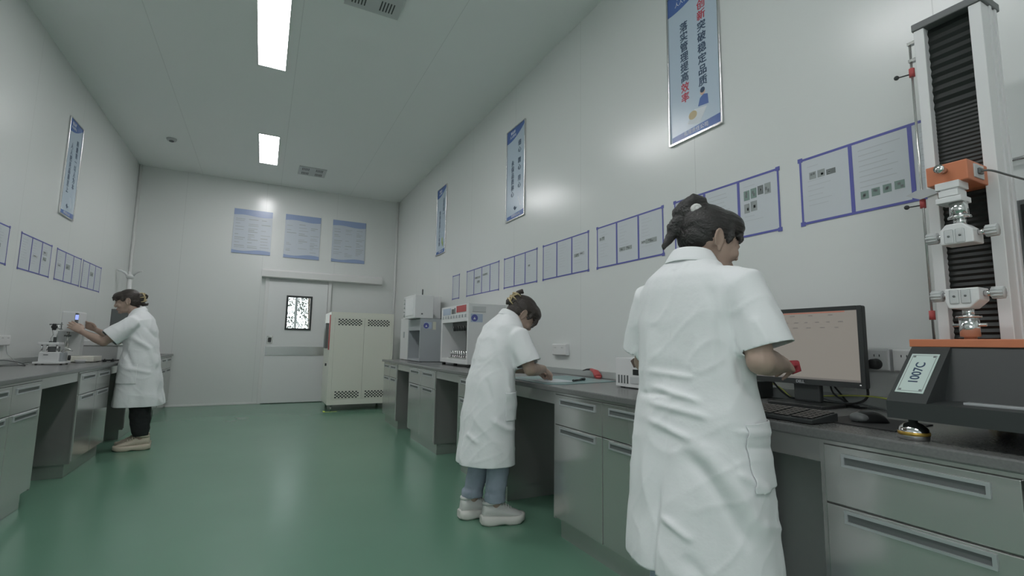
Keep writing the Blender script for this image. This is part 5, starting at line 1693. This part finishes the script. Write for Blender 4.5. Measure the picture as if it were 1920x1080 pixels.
FOLDS2 = [(_f2((950, 640), (972, 680), (985, 730)), -0.014, 0.020), (_f2((935, 655), (955, 690), (960, 740)), 0.008, 0.018), (_f2((905, 690), (890, 760), (876, 830)), -0.009, 0.014),
          (_f2((925, 770), (955, 790), (972, 795)), 0.010, 0.016), (_f2((915, 700), (930, 745)), -0.007, 0.016), (_f2((955, 715), (975, 760)), 0.009, 0.015), (_f2((885, 800), (905, 815)), 0.008, 0.014), (_f2((930, 620), (945, 660)), 0.006, 0.02)]
_f3 = lambda *p: fold_px(p, 253, 195, 636)
FOLDS3 = [(_f3((232, 632), (262, 655), (275, 690)), 0.014, 0.022), (_f3((225, 655), (240, 690)), -0.012, 0.022), (_f3((250, 612), (275, 640)), -0.009, 0.018), (_f3((232, 690), (270, 700)), 0.009, 0.018), (_f3((245, 600), (232, 622)), 0.008, 0.015)]
# nearest woman, seen from behind, at the computer
P1 = dict(seed=1.7, head=(0.074, -0.024, 1.386), hyaw=-29, pitch=13, roll=4, hrot=1, neck=(0.018, -0.006, 1.275), ztop=1.330, view=(-0.77, -0.64), right=(0.82, -0.57), folds=FOLDS1, hair='hair_black', hairfn=hair_front, hand=0.92,
    coat=[(0.395, 0.010, 0.185, 0.228, 0.185, 0), (0.60, 0.008, 0.165, 0.215, 0.165, 0), (0.80, 0.004, 0.148, 0.202, 0.140, 0), (0.95, 0.0, 0.128, 0.182, 0.118, 0), (1.10, 0.0, 0.122, 0.182, 0.115, 0),
          (1.205, -0.004, 0.108, 0.178, 0.105, 0), (1.262, -0.006, 0.092, 0.150, 0.092, 0.05), (1.302, 0.004, 0.072, 0.092, 0.072, 0.12), (1.330, 0.012, 0.058, 0.062, 0.058, 0.16)],
    arms={'R': dict(sh=(0.005, -0.168, 1.215), el=(-0.024, -0.230, 1.004), wr=(0.206, -0.178, 0.988), slv=(0.014, -0.222, 1.040), hdir=(0.95, 0.30, 0.04), hup=(0.10, -0.75, 0.6), curl=1.0, thumb=1.0, r=(0.070, 0.082)),
          'L': dict(sh=(0.0, 0.156, 1.200), el=(0.040, 0.226, 0.985), wr=(0.250, 0.100, 0.960), slv=(0.034, 0.216, 1.025), hdir=(0.90, -0.30, 0.0), hup=(0.1, 0.4, 0.9), curl=0.8, thumb=0.8, r=(0.068, 0.078))},
    legs={'R': dict(hip=(0, -0.085, 0.76), knee=(0.015, -0.090, 0.43), ankle=(-0.010, -0.095, 0.095), toe=-8), 'L': dict(hip=(0, 0.085, 0.76), knee=(0.015, 0.095, 0.43), ankle=(-0.020, 0.105, 0.095), toe=10)},
    trousers='denim_pale', trouser_r=(0.072, 0.062, 0.058), cuff=0.03, rolled=True, shoe='shoe_white', waist=0.98, vent=0.66, vent_shift=-0.02, vox=0.0062, smooth=10,
    pockets=('R',), pocket=(0.83, 0.65, -0.05, 0.12))
person('woman in a white lab coat standing nearest the viewpoint, back turned, at the computer monitor', (1.225, 1.125, 0), R(8), P1)

# woman bending over the cutting mat
P2 = dict(seed=5.1, head=(0.205, -0.020, 1.224), hyaw=-12, pitch=44, roll=6, hrot=1, neck=(0.140, -0.005, 1.160), ztop=1.212, view=(-0.42, -0.91), right=(0.91, -0.42), folds=FOLDS2, hair='hair_brown', hairfn=hair_middle, hand=0.92,
    coat=[(0.345, -0.025, 0.165, 0.205, 0.165, 0), (0.55, -0.018, 0.150, 0.198, 0.150, 0), (0.78, -0.006, 0.132, 0.190, 0.130, 0), (0.92, 0.016, 0.116, 0.176, 0.116, 0.1), (1.02, 0.050, 0.110, 0.176, 0.118, 0.30),
          (1.10, 0.084, 0.102, 0.168, 0.112, 0.42), (1.155, 0.110, 0.088, 0.140, 0.094, 0.50), (1.187, 0.126, 0.072, 0.092, 0.074, 0.55), (1.212, 0.138, 0.058, 0.062, 0.058, 0.58)],
    arms={'R': dict(sh=(0.100, -0.158, 1.080), el=(0.150, -0.215, 0.892), wr=(0.330, -0.085, 0.886), slv=(0.140, -0.205, 0.927), hdir=(0.75, 0.30, -0.35), hup=(0.45, -0.35, 0.8), curl=0.8, thumb=1.0, r=(0.068, 0.080)),
          'L': dict(sh=(0.100, 0.158, 1.080), el=(0.150, 0.215, 0.895), wr=(0.335, 0.070, 0.868), slv=(0.140, 0.205, 0.930), hdir=(0.85, -0.25, -0.20), hup=(0.2, 0.2, 0.9), curl=0.5, thumb=0.7, r=(0.068, 0.080))},
    legs={'R': dict(hip=(-0.01, -0.080, 0.74), knee=(0.030, -0.075, 0.42), ankle=(0.010, -0.070, 0.095), toe=-12), 'L': dict(hip=(-0.01, 0.080, 0.74), knee=(0.0, 0.080, 0.42), ankle=(-0.065, 0.085, 0.095), toe=-4)},
    trousers='denim_pale', trouser_r=(0.066, 0.060, 0.056), cuff=0.035, rolled=True, shoe='shoe_white', waist=0.88, vent=0.60, vent_shift=0.01,
    pockets=('R',), pocket=(0.76, 0.60, 0.0, 0.14))
person('woman in a white lab coat and pale trousers bending over the cutting mat', (1.265, 2.745, 0), R(2), P2)

# woman on the left, arms raised to the instrument head
P3 = dict(seed=9.4, head=(0.165, 0.0, 1.388), hyaw=6, pitch=12, roll=0, hrot=1, neck=(0.085, 0, 1.262), ztop=1.305, view=(-0.17, 0.985), right=(-0.985, -0.17), folds=FOLDS3, hair='hair_brown', hairfn=hair_left, hand=0.95,
    coat=[(0.405, -0.005, 0.205, 0.215, 0.195, 0), (0.60, 0.0, 0.185, 0.205, 0.175, 0), (0.80, 0.008, 0.165, 0.198, 0.150, 0), (0.95, 0.015, 0.140, 0.185, 0.130, 0.05), (1.08, 0.028, 0.130, 0.182, 0.125, 0.15),
          (1.185, 0.045, 0.110, 0.172, 0.110, 0.25), (1.24, 0.060, 0.092, 0.145, 0.094, 0.32), (1.278, 0.072, 0.072, 0.092, 0.074, 0.38), (1.305, 0.082, 0.058, 0.062, 0.058, 0.42)],
    arms={'L': dict(sh=(0.075, 0.162, 1.180), el=(0.265, 0.205, 1.000), wr=(0.445, 0.130, 1.090), slv=(0.225, 0.198, 1.040), hdir=(0.80, -0.12, 0.60), hup=(-0.25, 0.95, 0.25), curl=0.35, thumb=0.2, r=(0.072, 0.086)),
          'R': dict(sh=(0.075, -0.162, 1.180), el=(0.255, -0.235, 1.010), wr=(0.430, -0.215, 1.115), slv=(0.215, -0.220, 1.045), hdir=(0.85, 0.02, 0.52), hup=(-0.25, -0.95, 0.25), curl=0.35, thumb=0.2, r=(0.074, 0.092))},
    legs={'L': dict(hip=(-0.03, 0.080, 0.75), knee=(-0.025, 0.078, 0.43), ankle=(-0.055, 0.075, 0.095), toe=4), 'R': dict(hip=(-0.03, -0.080, 0.75), knee=(-0.005, -0.080, 0.43), ankle=(-0.030, -0.085, 0.095), toe=-6)},
    trousers='trousers_dark', trouser_r=(0.085, 0.072, 0.058), cuff=0.03, shoe='shoe_cream', waist=0.92, vent=0.58, shoe_len=0.265,
    pockets=('L',), pocket=(0.80, 0.62, 0.0, 0.16))
person('woman in white lab coat and dark trousers reaching to the left bench', (-1.012, 5.85, 0), R(180), P3)

# strip of red fabric held by the nearest woman
o = thing('fabric_strip', 'folded strip of red fabric held in the nearest woman\'s hands', 'fabric', (1.56, 1.02, 0.97))
m = MB().tube([(1.475, 1.160, 0.955), (1.490, 1.110, 0.960), (1.516, 1.066, 0.966), (1.552, 1.034, 0.972)], [(0.004, 0.014), (0.005, 0.016), (0.006, 0.018), (0.007, 0.018)], 12)
m.tube([(1.520, 1.050, 0.976), (1.546, 1.026, 0.988), (1.568, 1.012, 0.990), (1.574, 1.012, 0.974), (1.558, 1.024, 0.962)], [(0.008, 0.018), (0.012, 0.021), (0.013, 0.022), (0.011, 0.020), (0.006, 0.014)], 14)
m.build('strip', 'red_fabric', o)
